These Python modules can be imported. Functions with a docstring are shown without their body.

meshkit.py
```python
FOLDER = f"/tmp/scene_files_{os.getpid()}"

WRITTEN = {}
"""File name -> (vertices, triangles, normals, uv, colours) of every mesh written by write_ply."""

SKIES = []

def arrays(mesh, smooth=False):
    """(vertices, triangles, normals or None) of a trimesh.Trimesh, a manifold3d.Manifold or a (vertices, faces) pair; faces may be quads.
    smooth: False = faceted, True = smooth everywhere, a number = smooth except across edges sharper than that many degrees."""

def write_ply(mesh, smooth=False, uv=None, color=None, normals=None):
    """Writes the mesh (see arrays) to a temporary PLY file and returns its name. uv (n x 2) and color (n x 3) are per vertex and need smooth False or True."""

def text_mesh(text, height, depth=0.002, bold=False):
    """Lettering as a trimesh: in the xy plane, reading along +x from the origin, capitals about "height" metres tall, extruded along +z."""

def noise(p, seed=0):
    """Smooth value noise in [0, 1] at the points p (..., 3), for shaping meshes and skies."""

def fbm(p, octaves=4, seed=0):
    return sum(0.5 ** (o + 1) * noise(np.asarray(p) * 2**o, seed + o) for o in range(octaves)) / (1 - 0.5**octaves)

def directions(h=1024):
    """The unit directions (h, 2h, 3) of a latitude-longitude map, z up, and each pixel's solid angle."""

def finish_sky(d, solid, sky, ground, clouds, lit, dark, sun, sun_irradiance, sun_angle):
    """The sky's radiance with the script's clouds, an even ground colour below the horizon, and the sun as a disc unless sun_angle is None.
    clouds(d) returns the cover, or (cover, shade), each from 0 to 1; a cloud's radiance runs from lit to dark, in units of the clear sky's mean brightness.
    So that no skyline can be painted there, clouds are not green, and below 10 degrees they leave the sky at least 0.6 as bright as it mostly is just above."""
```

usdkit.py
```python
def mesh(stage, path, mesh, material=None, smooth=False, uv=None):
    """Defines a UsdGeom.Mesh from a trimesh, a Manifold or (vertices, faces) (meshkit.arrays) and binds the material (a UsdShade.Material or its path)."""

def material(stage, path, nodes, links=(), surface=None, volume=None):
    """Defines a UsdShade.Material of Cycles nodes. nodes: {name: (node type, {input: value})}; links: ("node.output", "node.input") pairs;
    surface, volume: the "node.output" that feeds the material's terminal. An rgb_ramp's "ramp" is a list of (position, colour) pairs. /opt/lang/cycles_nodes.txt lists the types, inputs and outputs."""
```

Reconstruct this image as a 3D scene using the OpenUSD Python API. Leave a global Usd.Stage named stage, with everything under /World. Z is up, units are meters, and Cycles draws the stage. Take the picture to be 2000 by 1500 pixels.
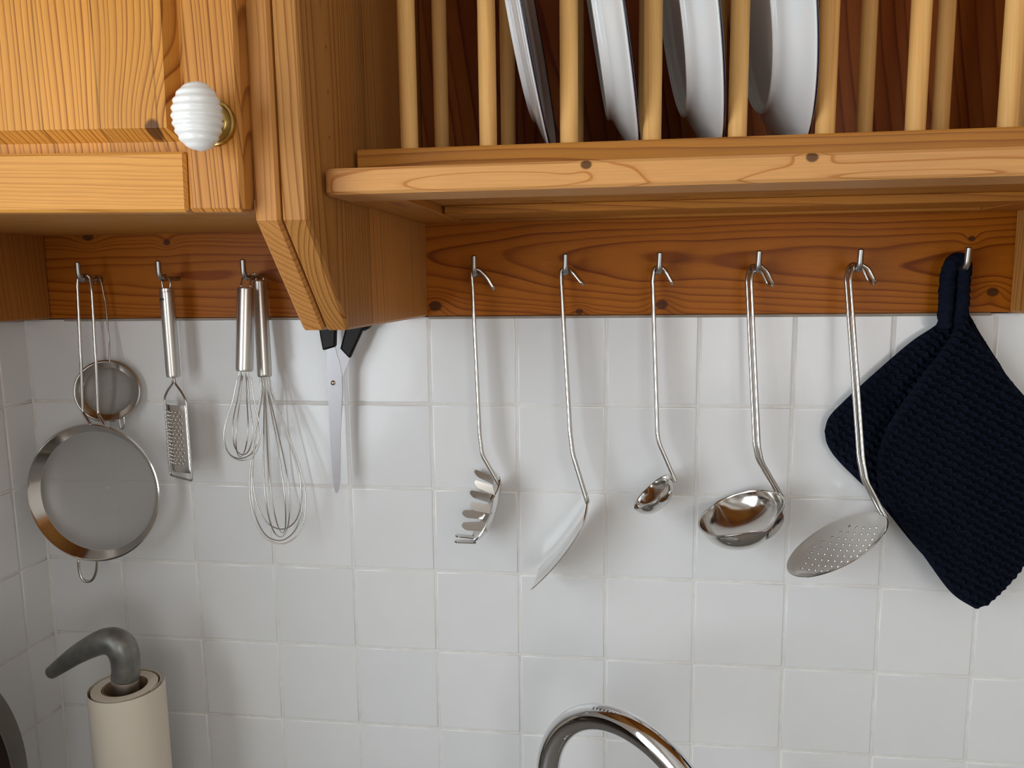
import math, random
import numpy as np
import trimesh, manifold3d, shapely
from shapely.geometry import Polygon
import usdkit, meshkit
from pxr import Usd, UsdGeom, UsdLux, UsdShade, Gf, Sdf

stage = Usd.Stage.CreateInMemory()
UsdGeom.SetStageUpAxis(stage, UsdGeom.Tokens.z)
UsdGeom.SetStageMetersPerUnit(stage, 1.0)
W = UsdGeom.Xform.Define(stage, '/World')
stage.SetDefaultPrim(W.GetPrim())
rng = np.random.default_rng(7)
random.seed(7)

# ------------------------------------------------------------------ camera, light, exposure
FPX = 1517.6
EYE = np.array([0.20684, -0.86158, 1.54199])
YAW, PITCH, ROLL = 0.12968, -0.13534, -0.01297
cy, sy, cp, sp = math.cos(YAW), math.sin(YAW), math.cos(PITCH), math.sin(PITCH)
fw = np.array([-sy * cp, cy * cp, sp]); rt = np.array([cy, sy, 0.0]); up = np.cross(rt, fw)
cr, sr = math.cos(ROLL), math.sin(ROLL)
CAM = np.array([cr * rt + sr * up, -sr * rt + cr * up, fw])
cam = UsdGeom.Camera.Define(stage, '/World/camera')
cam.CreateHorizontalApertureAttr(36.0); cam.CreateVerticalApertureAttr(27.0)
cam.CreateFocalLengthAttr(36.0 * FPX / 2000.0)
cam.CreateClippingRangeAttr(Gf.Vec2f(0.02, 50))
cam.CreateExposureAttr(0.0)
m4 = np.eye(4); m4[0, :3], m4[1, :3], m4[2, :3], m4[3, :3] = CAM[0], CAM[1], -CAM[2], EYE
cam.AddTransformOp().Set(Gf.Matrix4d(*m4.ravel().tolist()))

# daylight through the window in the left wall (the window opening is built below)
WIN_Y0, WIN_Y1, WIN_Z0, WIN_Z1 = -2.10, -0.60, 0.98, 1.95
WF_X0, WF_X1, WF_Z0, WF_Z1 = 0.55, 1.85, 0.95, 2.20      # a second window behind the camera, in the front wall


def daylight(name, width, height, centre, xdir, zback, color, intensity):
    """A RectLight just outside a window opening; it shines against zback."""
    lamp = UsdLux.RectLight.Define(stage, '/World/' + name)
    lamp.CreateWidthAttr(width); lamp.CreateHeightAttr(height)
    lamp.CreateColorAttr(Gf.Vec3f(*color)); lamp.CreateIntensityAttr(intensity)
    q = np.eye(4); q[0, :3], q[1, :3], q[2, :3], q[3, :3] = xdir, [0, 0, 1], zback, centre
    lamp.AddTransformOp().Set(Gf.Matrix4d(*q.ravel().tolist()))


daylight('window_daylight', WIN_Y1 - WIN_Y0, WIN_Z1 - WIN_Z0, (-0.60, (WIN_Y0 + WIN_Y1) / 2, (WIN_Z0 + WIN_Z1) / 2), [0, -1, 0], [-1, 0, 0], (0.90, 0.985, 1.05), 5.2)
daylight('window_daylight_back', WF_X1 - WF_X0, WF_Z1 - WF_Z0, ((WF_X0 + WF_X1) / 2, -3.09, (WF_Z0 + WF_Z1) / 2), [-1, 0, 0], [0, -1, 0], (0.98, 0.97, 0.95), 4.1)


def at(px, py, x=None, y=None, z=None):
    """The point of the plane x, y or z = const that is seen at pixel (px, py) of the 2000 x 1500 frame."""
    d = CAM.T @ np.array([(px - 1000) / FPX, (750 - py) / FPX, 1.0])
    t = (x - EYE[0]) / d[0] if x is not None else (y - EYE[1]) / d[1] if y is not None else (z - EYE[2]) / d[2]
    return EYE + t * d


# ------------------------------------------------------------------ naming helpers
used = {}


def numbered(path):
    k = used.get(path, 0); used[path] = k + 1
    return path if k == 0 else f'{path}_{k:03d}'


def tag(prim, label=None, cat=None, group=None, kind=None):
    p = prim.GetPrim() if hasattr(prim, 'GetPrim') else prim
    for k, v in (('label', label), ('category', cat), ('group', group), ('kind', kind)):
        if v:
            p.SetCustomDataByKey(k, v)
    return p


def thing(name, label=None, cat=None, loc=(0, 0, 0), group=None, kind=None):
    x = UsdGeom.Xform.Define(stage, numbered('/World/' + name))
    if any(loc):
        x.AddTranslateOp().Set(Gf.Vec3d(*map(float, loc)))
    tag(x, label, cat, group, kind)
    return x.GetPrim()


BASE = {}


def obj(name, mesh, mat, parent=None, smooth=False, label=None, loc=None):
    """One Mesh prim; vertices are given in world metres, stored relative to the thing's base."""
    root = parent.GetPath().pathString if parent is not None else '/World'
    path = numbered(root + '/' + name)
    v, f = (np.array(mesh[0], float), mesh[1]) if isinstance(mesh, tuple) else (np.array(mesh.vertices, float), mesh.faces)
    top = '/'.join(root.split('/')[:3])
    if top in BASE:
        v = v - BASE[top]
    m = usdkit.mesh(stage, path, (v, f), mat, smooth)
    if label:
        tag(m, label)
    return m.GetPrim()


def based(name, label, cat, base, group=None):
    """A thing whose Xform stands at its base; parts are still given in world metres."""
    t = thing(name, label, cat, base, group)
    BASE[t.GetPath().pathString] = np.array(base, float)
    return t


# ------------------------------------------------------------------ mesh helpers
def cat(*ms):
    ms = [trimesh.Trimesh(*m, process=False) if isinstance(m, tuple) else m for m in ms]
    return trimesh.util.concatenate(ms)


def cbox(x0, x1, y0, y1, z0, z1, b=0.0015):
    pts = []
    for sx in (0, 1):
        for s_y in (0, 1):
            for sz in (0, 1):
                X, Y, Z = (x0, x1)[sx], (y0, y1)[s_y], (z0, z1)[sz]
                dx, dy, dz = (b if not sx else -b), (b if not s_y else -b), (b if not sz else -b)
                pts += [(X + dx, Y + dy, Z), (X + dx, Y, Z + dz), (X, Y + dy, Z + dz)]
    return trimesh.convex.convex_hull(np.array(pts))


def prism(poly, a0, a1, axis, b=0.002):
    """A convex outline (list of 2-D points) extruded from a0 to a1 along axis, all edges chamfered by b."""
    P = Polygon(poly)
    inner = np.array(P.buffer(-b, join_style=2).exterior.coords)[:-1]
    outer = np.array(P.exterior.coords)[:-1]
    pts = []
    for q, a in ((inner, a0), (outer, a0 + b), (outer, a1 - b), (inner, a1)):
        for c in q:
            pts.append({'x': (a, c[0], c[1]), 'y': (c[0], a, c[1]), 'z': (c[0], c[1], a)}[axis])
    return trimesh.convex.convex_hull(np.array(pts))


def spline(pts, n=8, closed=False):
    P = np.array(pts, float)
    if closed:
        Q = np.vstack([P[-1], P, P[0], P[1]])
    else:
        Q = np.vstack([2 * P[0] - P[1], P, 2 * P[-1] - P[-2]])
    out = []
    for i in range(1, len(Q) - 2):
        p0, p1, p2, p3 = Q[i - 1:i + 3]
        for t in np.linspace(0, 1, n, endpoint=False):
            out.append(0.5 * (2 * p1 + (p2 - p0) * t + (2 * p0 - 5 * p1 + 4 * p2 - p3) * t * t + (3 * p1 - p0 - 3 * p2 + p3) * t ** 3))
    if not closed:
        out.append(P[-1])
    return np.array(out)


def rounded(pts, r, n=5):
    """A polyline whose inner corners are rounded with about radius r."""
    P = [np.array(p, float) for p in pts]
    out = [P[0]]
    for i in range(1, len(P) - 1):
        a, b, c = P[i - 1], P[i], P[i + 1]
        la, lc = np.linalg.norm(a - b), np.linalg.norm(c - b)
        k = min(r, la * 0.45, lc * 0.45)
        s, e = b + (a - b) / la * k, b + (c - b) / lc * k
        for t in np.linspace(0, 1, n):
            out.append((1 - t) ** 2 * s + 2 * t * (1 - t) * b + t * t * e)
    out.append(P[-1])
    return np.array(out)


def tube(path, r, n=10, closed=False, flat=None, round_end=True):
    """A swept tube; r a number or one per point. flat = (direction, factor) squeezes the section along a direction."""
    P = np.array(path, float); N = len(P)
    R = np.full(N, r, float) if np.ndim(r) == 0 else np.interp(np.linspace(0, 1, N), np.linspace(0, 1, len(r)), r)
    if closed:
        T = np.roll(P, -1, 0) - np.roll(P, 1, 0)
    else:
        T = np.gradient(P, axis=0)
    T /= np.linalg.norm(T, axis=1, keepdims=True)
    u = np.cross(T[0], [0, 0, 1.0])
    if np.linalg.norm(u) < 1e-3:
        u = np.cross(T[0], [0, 1.0, 0])
    u /= np.linalg.norm(u)
    U = []
    for i in range(N):
        u = u - T[i] * (u @ T[i]); u /= np.linalg.norm(u); U.append(u)
    U = np.array(U); V = np.cross(T, U)
    ang = np.linspace(0, 2 * np.pi, n, endpoint=False)
    ring = P[:, None, :] + R[:, None, None] * (np.cos(ang)[None, :, None] * U[:, None, :] + np.sin(ang)[None, :, None] * V[:, None, :])
    if not closed and round_end:
        e0 = P[0] - T[0] * R[0] * 0.45; e1 = P[-1] + T[-1] * R[-1] * 0.45
        c0 = P[0] + (ring[0] - P[0]) * 0.65 - T[0] * R[0] * 0.35
        c1 = P[-1] + (ring[-1] - P[-1]) * 0.65 + T[-1] * R[-1] * 0.35
        ring = np.concatenate([c0[None], ring, c1[None]]); N += 2
    elif not closed:
        e0, e1 = P[0], P[-1]
    v = ring.reshape(-1, 3)
    if flat is not None:
        pass
    f = []
    for i in range(N if closed else N - 1):
        j = (i + 1) % N
        for k in range(n):
            l = (k + 1) % n
            f += [(i * n + k, i * n + l, j * n + l), (i * n + k, j * n + l, j * n + k)]
    if not closed:
        a, b = len(v), len(v) + 1
        v = np.vstack([v, e0, e1])
        for k in range(n):
            l = (k + 1) % n
            f += [(a, l, k), (b, (N - 1) * n + k, (N - 1) * n + l)]
    m = trimesh.Trimesh(v, np.array(f), process=False)
    if m.volume < 0:
        m.invert()
    return m


def frame_of(axis):
    axis = np.array(axis, float); axis /= np.linalg.norm(axis)
    h = np.array([0, 0, 1.0]) if abs(axis[2]) < 0.9 else np.array([0, 1.0, 0])
    a = np.cross(h, axis); a /= np.linalg.norm(a)
    return a, np.cross(axis, a), axis


def lathe(profile, centre, axis=(0, 0, 1), n=48, closed=False, squash=None):
    """Revolves (radius, height) points about an axis through centre."""
    a, b, c = frame_of(axis)
    pr = np.array(profile, float); ang = np.linspace(0, 2 * np.pi, n, endpoint=False)
    v = np.array(centre)[None, None, :] + pr[:, None, 0:1] * (np.cos(ang)[None, :, None] * a + np.sin(ang)[None, :, None] * b) + pr[:, None, 1:2] * c
    N = len(pr); f = []
    for i in range(N if closed else N - 1):
        j = (i + 1) % N
        for k in range(n):
            l = (k + 1) % n
            f += [(i * n + k, i * n + l, j * n + l), (i * n + k, j * n + l, j * n + k)]
    m = trimesh.Trimesh(v.reshape(-1, 3), np.array(f), process=False)
    m.update_faces(m.nondegenerate_faces())
    return m


def to_manifold(m):
    m = trimesh.Trimesh(m.vertices, m.faces, process=True); m.merge_vertices()
    return manifold3d.Manifold(manifold3d.Mesh(np.asarray(m.vertices, np.float32), np.asarray(m.faces, np.uint32)))


def from_manifold(M):
    q = M.to_mesh(); return trimesh.Trimesh(np.array(q.vert_properties[:, :3]), np.array(q.tri_verts), process=False)


def extrude_outline(poly, y0, y1):
    """A flat outline in x, z extruded from y0 to y1."""
    m = trimesh.creation.extrude_polygon(Polygon(poly), y1 - y0, engine='earcut')
    v = np.array(m.vertices)
    return trimesh.Trimesh(np.stack([v[:, 0], y0 + v[:, 2], v[:, 1]], 1), m.faces[:, ::-1], process=False)


# ------------------------------------------------------------------ materials
LK = '/World/Looks'
UsdGeom.Scope.Define(stage, LK)


class G:
    """A little builder for Cycles node graphs."""

    def __init__(self):
        self.n, self.l, self.k = {}, [], 0

    def add(self, kind, **inp):
        name = f'n{self.k}'; self.k += 1
        self.n[name] = (kind, {k: v for k, v in inp.items() if not isinstance(v, Out)})
        for k, v in inp.items():
            if isinstance(v, Out):
                self.l.append((v.ref, f'{name}.{k}'))
        return Node(name)

    def math(self, op, a, b=None, c=None):
        d = dict(math_type=op, value1=a)
        if b is not None: d['value2'] = b
        if c is not None: d['value3'] = c
        return self.add('math', **d)['value']

    def vmath(self, op, a, b=None, scale=None, out='vector'):
        d = dict(math_type=op, vector1=a)
        if b is not None: d['vector2'] = b
        if scale is not None: d['scale'] = scale
        return self.add('vector_math', **d)[out]

    def make(self, name, surf):
        return usdkit.material(stage, f'{LK}/{name}', self.n, self.l, surface=surf.ref)


class Out:
    def __init__(self, ref): self.ref = ref


class Node:
    def __init__(self, name): self.name = name
    def __getitem__(self, o): return Out(f'{self.name}.{o}')


def srgb(r, g, b):
    c = np.array([r, g, b]) / 255.0
    return tuple(np.where(c < 0.04045, c / 12.92, ((c + 0.055) / 1.055) ** 2.4))


EARLY, LATE = (0.56, 0.27, 0.082), (0.32, 0.115, 0.026)


def wood(name, axis, pith, freq=150.0, tilt=(0.0, 0.0), early=EARLY, late=LATE, knots=(), warp=0.006, stave=None, rough=0.38, soft=0.0, seed=0.0, thin=False, spread=1.0, ksign=1.0, swells=()):
    """Pine: growth rings about a pith line along axis. pith: a point that the line goes through; tilt: its slope in the other two
    directions; knots: (along, across, radius) on the visible face, 'across' in the second of the remaining directions listed in ORD."""
    g = G()
    pos = g.add('geometry')['position']
    p = g.vmath('subtract', pos, tuple(map(float, pith)))
    s = g.add('separate_xyz', vector=p)
    sa = g.add('separate_xyz', vector=pos)
    ORD = {'x': ('x', 'y', 'z'), 'z': ('z', 'y', 'x'), 'y': ('y', 'z', 'x')}[axis]
    w, u, v = s[ORD[0]], s[ORD[1]], s[ORD[2]]
    wa, va = sa[ORD[0]], sa[ORD[2]]
    tone = None
    if stave:
        pos_in = g.math('multiply_add', sa[stave[0]], 1.0 / stave[1], (stave[2] if len(stave) > 2 else 0.0) / stave[1])
        cell = g.math('floor', pos_in)
        seam = g.add('map_range', range_type='smoothstep', value=g.math('absolute', g.math('subtract', g.math('fraction', pos_in), 0.5)), from_min=0.5 - 0.0013 / stave[1], from_max=0.5, to_min=0.0, to_max=1.0)['result']
        rnd = g.add('white_noise_texture', dimensions='1D', w=g.math('add', cell, seed))['value']
        tone = rnd
        v = g.math('add', v, g.math('multiply_add', rnd, 0.16, -0.08))
        w = g.math('add', w, g.math('multiply', rnd, 3.0))
    u = g.math('add', u, g.math('multiply', w, tilt[0]))
    v = g.math('add', v, g.math('multiply', w, tilt[1]))
    # warp
    vec = g.add('combine_xyz', x=g.math('multiply', u, 9.0), y=g.math('multiply', v, 9.0), z=g.math('multiply_add', w, 3.2, seed))['vector']
    nz = g.add('noise_texture', vector=vec, scale=1.0, detail=2.0, roughness=0.45)['fac']
    vec2 = g.add('combine_xyz', x=g.math('multiply', u, 40.0), y=g.math('multiply', v, 40.0), z=g.math('multiply_add', w, 9.0, seed))['vector']
    nz2 = g.add('noise_texture', vector=vec2, scale=1.0, detail=1.0)['fac']
    r = g.math('sqrt', g.math('add', g.math('multiply', u, u), g.math('multiply', v, v)))
    r = g.math('add', r, g.math('multiply_add', nz, 2 * warp, -warp))
    r = g.math('add', r, g.math('multiply_add', nz2, 0.0024, -0.0003))
    dark = None
    early = (early[0], early[1] * 0.95, early[2] * 0.74); late = (late[0] * 0.92, late[1] * 0.80, late[2] * 0.60)
    for (kw, kv, kr) in knots:
        dx = g.math('multiply', g.math('subtract', wa, kw), 1.0 / (kr * 1.25))
        dv = g.math('multiply', g.math('subtract', va, kv), 1.0 / kr)
        d2 = g.math('add', g.math('multiply', dx, dx), g.math('multiply', dv, dv))
        bump = g.math('exponent', g.math('multiply', d2, -0.16 / spread ** 2))
        r = g.math('add', r, g.math('multiply', bump, ksign * kr * 1.3 * spread))
        core = g.add('map_range', range_type='smoothstep', value=d2, from_min=0.5, from_max=1.3, to_min=1.0, to_max=0.0)['result']
        dark = core if dark is None else g.math('maximum', dark, core)
    for (w0, v0, sw, sv, am) in swells:
        dx = g.math('multiply', g.math('subtract', wa, w0), 1.0 / sw)
        dv = g.math('multiply', g.math('subtract', va, v0), 1.0 / sv)
        r = g.math('add', r, g.math('multiply', g.math('exponent', g.math('multiply', g.math('add', g.math('multiply', dx, dx), g.math('multiply', dv, dv)), -1.0)), am))
    # uneven ring widths
    n1 = g.add('noise_texture', dimensions='1D', w=g.math('multiply_add', r, freq * 0.35, seed), scale=1.0, detail=1.0)['fac']
    ph = g.math('multiply_add', r, freq, g.math('multiply', n1, 1.6))
    t = g.math('fraction', ph)
    lo = 0.25 + soft
    f = g.add('rgb_ramp', fac=t, ramp=[(0.0, (0.10,) * 3), (0.10, (0.0,) * 3), (0.80, (0.03,) * 3), (0.90, (0.25,) * 3), (0.94, (1.0,) * 3), (0.98, (0.9,) * 3), (1.0, (0.10,) * 3)] if thin else [(0.0, (0.06,) * 3), (0.12, (0.0,) * 3), (0.5, (0.10,) * 3), (0.74, (0.42,) * 3), (0.86, (0.95,) * 3), (0.93, (1.0,) * 3), (0.985, (0.25,) * 3), (1.0, (0.06,) * 3)])['color']
    ringno = g.add('white_noise_texture', dimensions='1D', w=g.math('floor', ph))['value']
    fs = g.add('separate_color', color=f)['r']
    fs = g.math('multiply', fs, g.math('multiply_add', ringno, 0.35, 0.65))
    if soft:
        fs = g.math('multiply', fs, 1 - soft)
    # fibres
    vec3 = g.add('combine_xyz', x=g.math('multiply', u, 900.0), y=g.math('multiply', v, 900.0), z=g.math('multiply', w, 22.0))['vector']
    fib = g.add('noise_texture', vector=vec3, scale=1.0, detail=2.0)['fac']
    big = g.add('noise_texture', vector=pos, scale=7.0, detail=2.0)['fac']
    col = g.add('mix_color', fac=fs, a=early, b=late)['result']
    val = g.math('add', g.math('multiply_add', fib, 0.30, 0.85), g.math('multiply_add', big, 0.36, -0.18))
    if tone is not None:
        val = g.math('subtract', g.math('add', val, g.math('multiply_add', tone, 0.30, -0.17)), g.math('multiply', seam, 0.42))
    col = g.add('hsv', hue=0.5, saturation=1.0, value=val, fac=1.0, color=col)['color']
    if dark is not None:
        col = g.add('mix_color', fac=g.math('multiply', dark, 0.85), a=col, b=(0.055, 0.020, 0.010))['result']
    bp = g.add('bump', height=g.math('add', fs, fib), strength=0.12, distance=0.0006)['normal']
    b = g.add('principled_bsdf', base_color=col, roughness=rough, specular_ior_level=0.14, normal=bp)
    return g.make(name, b['BSDF'])


def plain(name, color, rough=0.5, metallic=0.0, spec=0.5, noise=None, bump=None, aniso=0.0, **kw):
    """noise: (scale, amount) unevenness of the colour; bump: (scale, strength, distance)."""
    g = G()
    inp = dict(base_color=tuple(color), roughness=rough, metallic=metallic, specular_ior_level=spec, **kw)
    tc = g.add('texture_coordinate')['object']
    if noise:
        nz = g.add('noise_texture', vector=tc, scale=noise[0], detail=3.0)['fac']
        inp['base_color'] = g.add('hsv', color=tuple(color), hue=0.5, saturation=1.0, fac=1.0, value=g.math('multiply_add', nz, 2 * noise[1], 1 - noise[1]))['color']
    if bump:
        nb = g.add('noise_texture', vector=tc, scale=bump[0], detail=2.0)['fac']
        inp['normal'] = g.add('bump', height=nb, strength=bump[1], distance=bump[2])['normal']
    if aniso:
        inp['anisotropic'] = aniso
    return g.make(name, g.add('principled_bsdf', **inp)['BSDF'])


TILE = [plain(f'glazed_tile_{i}', c, rough=0.16, spec=0.5, noise=(22.0, 0.025), bump=(18.0, 0.10, 0.003)) for i, c in enumerate([(0.79, 0.795, 0.795), (0.775, 0.78, 0.785), (0.80, 0.80, 0.80)])]
GROUT = plain('grout', (0.76, 0.74, 0.71), rough=0.85, noise=(60.0, 0.16), bump=(400.0, 0.3, 0.0006))
CAULK = plain('caulk', (0.36, 0.30, 0.25), rough=0.6, noise=(50.0, 0.3))
PAINT = plain('wall_paint', (0.76, 0.73, 0.69), rough=0.9)
FLOOR = plain('floor_boards', (0.33, 0.22, 0.13), rough=0.5, noise=(3.0, 0.2))
TOPM = plain('worktop_laminate', (0.20, 0.18, 0.16), rough=0.4, noise=(90.0, 0.15))
STEEL = plain('polished_steel', (0.66, 0.64, 0.61), rough=0.13, metallic=1.0)
STEELW = plain('steel_wire', (0.62, 0.60, 0.57), rough=0.22, metallic=1.0)
BRUSH = plain('brushed_steel', (0.60, 0.575, 0.54), rough=0.30, metallic=1.0, bump=(900.0, 0.06, 0.0004))
CHROME = plain('chrome', (0.72, 0.72, 0.73), rough=0.04, metallic=1.0)
ZINC = plain('cast_zinc', (0.20, 0.20, 0.185), rough=0.38, metallic=0.55, noise=(70.0, 0.65))
HOOKM = plain('zinc_plated_hook', (0.42, 0.425, 0.42), rough=0.34, metallic=1.0)
PORC = plain('white_porcelain_knob', (0.84, 0.83, 0.80), rough=0.12, spec=0.55)
PLATE = plain('white_porcelain_plate', (0.80, 0.81, 0.81), rough=0.10, spec=0.55)
NAVYLINE = plain('navy_glaze', (0.012, 0.012, 0.035), rough=0.2)
BRASS = plain('brass', (0.50, 0.36, 0.12), rough=0.22, metallic=1.0, noise=(60.0, 0.25))
BLACK = plain('black_plastic', (0.008, 0.0075, 0.0075), rough=0.35, spec=0.3)
BLADE = plain('scissor_steel', (0.58, 0.57, 0.61), rough=0.30, metallic=1.0)
PAPER = plain('paper', (0.72, 0.64, 0.53), rough=0.95, spec=0.1, bump=(260.0, 0.25, 0.0008))
CARD = plain('cardboard', (0.30, 0.20, 0.11), rough=0.9)
KNIT = plain('navy_cotton', (0.0080, 0.0105, 0.0205), rough=0.95, spec=0.05, noise=(300.0, 0.55), bump=(1500.0, 0.5, 0.0007))
DARKPAN = plain('dark_iron', (0.035, 0.022, 0.015), rough=0.25, metallic=0.6, noise=(20.0, 0.4))
PANRIM = plain('grey_steel_rim', (0.25, 0.24, 0.21), rough=0.4, metallic=0.8, noise=(30.0, 0.2))
WINW = plain('white_window_paint', (0.8, 0.8, 0.78), rough=0.4)
MARK = plain('dark_etched_mark', (0.05, 0.045, 0.04), rough=0.5)


def gauze(name, holes, base=(0.40, 0.385, 0.36), metal=0.75):
    g = G()
    tc = g.add('texture_coordinate')['object']
    nz = g.add('noise_texture', vector=tc, scale=35.0, detail=2.0)['fac']
    met = g.add('principled_bsdf', base_color=base, metallic=metal, roughness=0.5)
    tr = g.add('transparent_bsdf', color=(1, 1, 1))
    mx = g.add('mix_closure', fac=g.math('multiply_add', nz, -0.12, holes + 0.06), closure1=met['BSDF'], closure2=tr['BSDF'])
    return g.make(name, mx['closure'])


GAUZE = gauze('fine_wire_gauze', 0.50)
GAUZE2 = gauze('dense_wire_gauze', 0.15, (0.26, 0.245, 0.22), 0.3)

# ------------------------------------------------------------------ the setting
T = 0.10                       # one tile and its joint
Z0 = 1.40                      # a horizontal joint; the tiles end at 1.50
GAP = 0.0026
RX, FY = 2.4, -3.0             # right wall, front wall


def tile_mesh(w, h, seed):
    """A glazed tile with rounded edges, its front at depth 0 facing -y, centred; slightly uneven."""
    r = np.random.default_rng(seed)
    loops = [(0.0, 0.0060), (0.0, 0.0017), (0.00022, 0.0008), (0.0009, 0.0002), (0.0021, 0.0)]
    v, f = [], []
    for ins, d in loops:
        for sx, sz in ((-1, -1), (1, -1), (1, 1), (-1, 1)):
            v.append((sx * (w / 2 - ins), d, sz * (h / 2 - ins)))
    for i in range(len(loops) - 1):
        for k in range(4):
            l = (k + 1) % 4
            f += [(i * 4 + k, i * 4 + l, i * 4 + 4 + l), (i * 4 + k, i * 4 + 4 + l, i * 4 + 4 + k)]
    b = 4 * (len(loops) - 1)
    f += [(b, b + 1, b + 2), (b, b + 2, b + 3)]
    v = np.array(v)
    v[:, 1] += v[:, 0] * r.normal(0, 0.0022) + v[:, 2] * r.normal(0, 0.0022) + r.normal(0, 0.00012)
    return v, np.array(f)


wb = thing('wall_back', kind='structure')
obj('grout_bed', cbox(-0.52, 1.205, 0.0010, 0.05, 0.79, 1.4995, 0.0002), GROUT, wb)
obj('plaster', cat(cbox(-0.52, RX, 0.022, 0.10, 1.4995, 2.5, 0.0002), cbox(1.205, RX, 0.004, 0.10, 0.0, 2.5, 0.0002), cbox(-0.52, 1.205, 0.022, 0.10, 0.0, 0.79, 0.0002)), PAINT, wb)
k = 0
for i in range(-5, 12):
    for j in range(-6, 1):
        k += 1
        v, f = tile_mesh(T - GAP, T - GAP, 100 + k)
        obj('tile', (v + [(i + 0.5) * T, 0, Z0 + (j + 0.5) * T], f), TILE[k % 3], wb, smooth=40)

wl = thing('wall_left', kind='structure')
TE = WIN_Y1 + 0.004
obj('grout_bed', cbox(-0.55, -0.5010, TE, 0.02, 0.79, 1.4995, 0.0002), GROUT, wl)
pl = [cbox(-0.62, -0.522, TE, 0.02, 1.4995, 2.5, 0.0002), cbox(-0.62, -0.522, TE, 0.02, 0, 0.79, 0.0002), cbox(-0.62, -0.552, TE, 0.02, 0.79, 1.4995, 0.0002), cbox(-0.62, -0.5, FY, WIN_Y0, 0, 2.5, 0.0002),
      cbox(-0.62, -0.5, WIN_Y0, WIN_Y1, 0, WIN_Z0, 0.0002), cbox(-0.62, -0.5, WIN_Y0, WIN_Y1, WIN_Z1, 2.5, 0.0002)]
obj('plaster', cat(*pl), PAINT, wl)
D1 = 0.047
ys = [(0.0, -D1)] + [(-D1 - n * T, -D1 - (n + 1) * T) for n in range(4)]
for (ya, yb) in ys:
    for j in range(-6, 1):
        k += 1
        v, f = tile_mesh(abs(yb - ya) - GAP, T - GAP, 100 + k)
        # turn the front to +x
        q = np.stack([-0.5 - v[:, 1], v[:, 0] + (ya + yb) / 2, v[:, 2] + Z0 + (j + 0.5) * T], 1)
        obj('tile', (q, f[:, [0, 1, 2]]), TILE[k % 3], wl, smooth=40)

wr = thing('wall_right', kind='structure'); obj('plaster', cbox(RX, RX + 0.1, FY, 0.1, 0, 2.5, 0.0002), PAINT, wr)
wf = thing('wall_front', kind='structure'); obj('plaster', cat(cbox(-0.62, WF_X0, FY - 0.1, FY, 0, 2.5, 0.0002), cbox(WF_X1, RX + 0.1, FY - 0.1, FY, 0, 2.5, 0.0002), cbox(WF_X0, WF_X1, FY - 0.1, FY, 0, WF_Z0, 0.0002), cbox(WF_X0, WF_X1, FY - 0.1, FY, WF_Z1, 2.5, 0.0002)), PAINT, wf)
fl = thing('floor', kind='structure'); obj('floor_slab', cbox(-0.62, RX + 0.1, FY - 0.1, 0.1, -0.1, 0.0, 0.0002), FLOOR, fl)
ce = thing('ceiling', kind='structure'); obj('ceiling_slab', cbox(-0.62, RX + 0.1, FY - 0.1, 0.1, 2.5, 2.6, 0.0002), PAINT, ce)
wn = thing('window_1', kind='structure')
fr = 0.05
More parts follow.
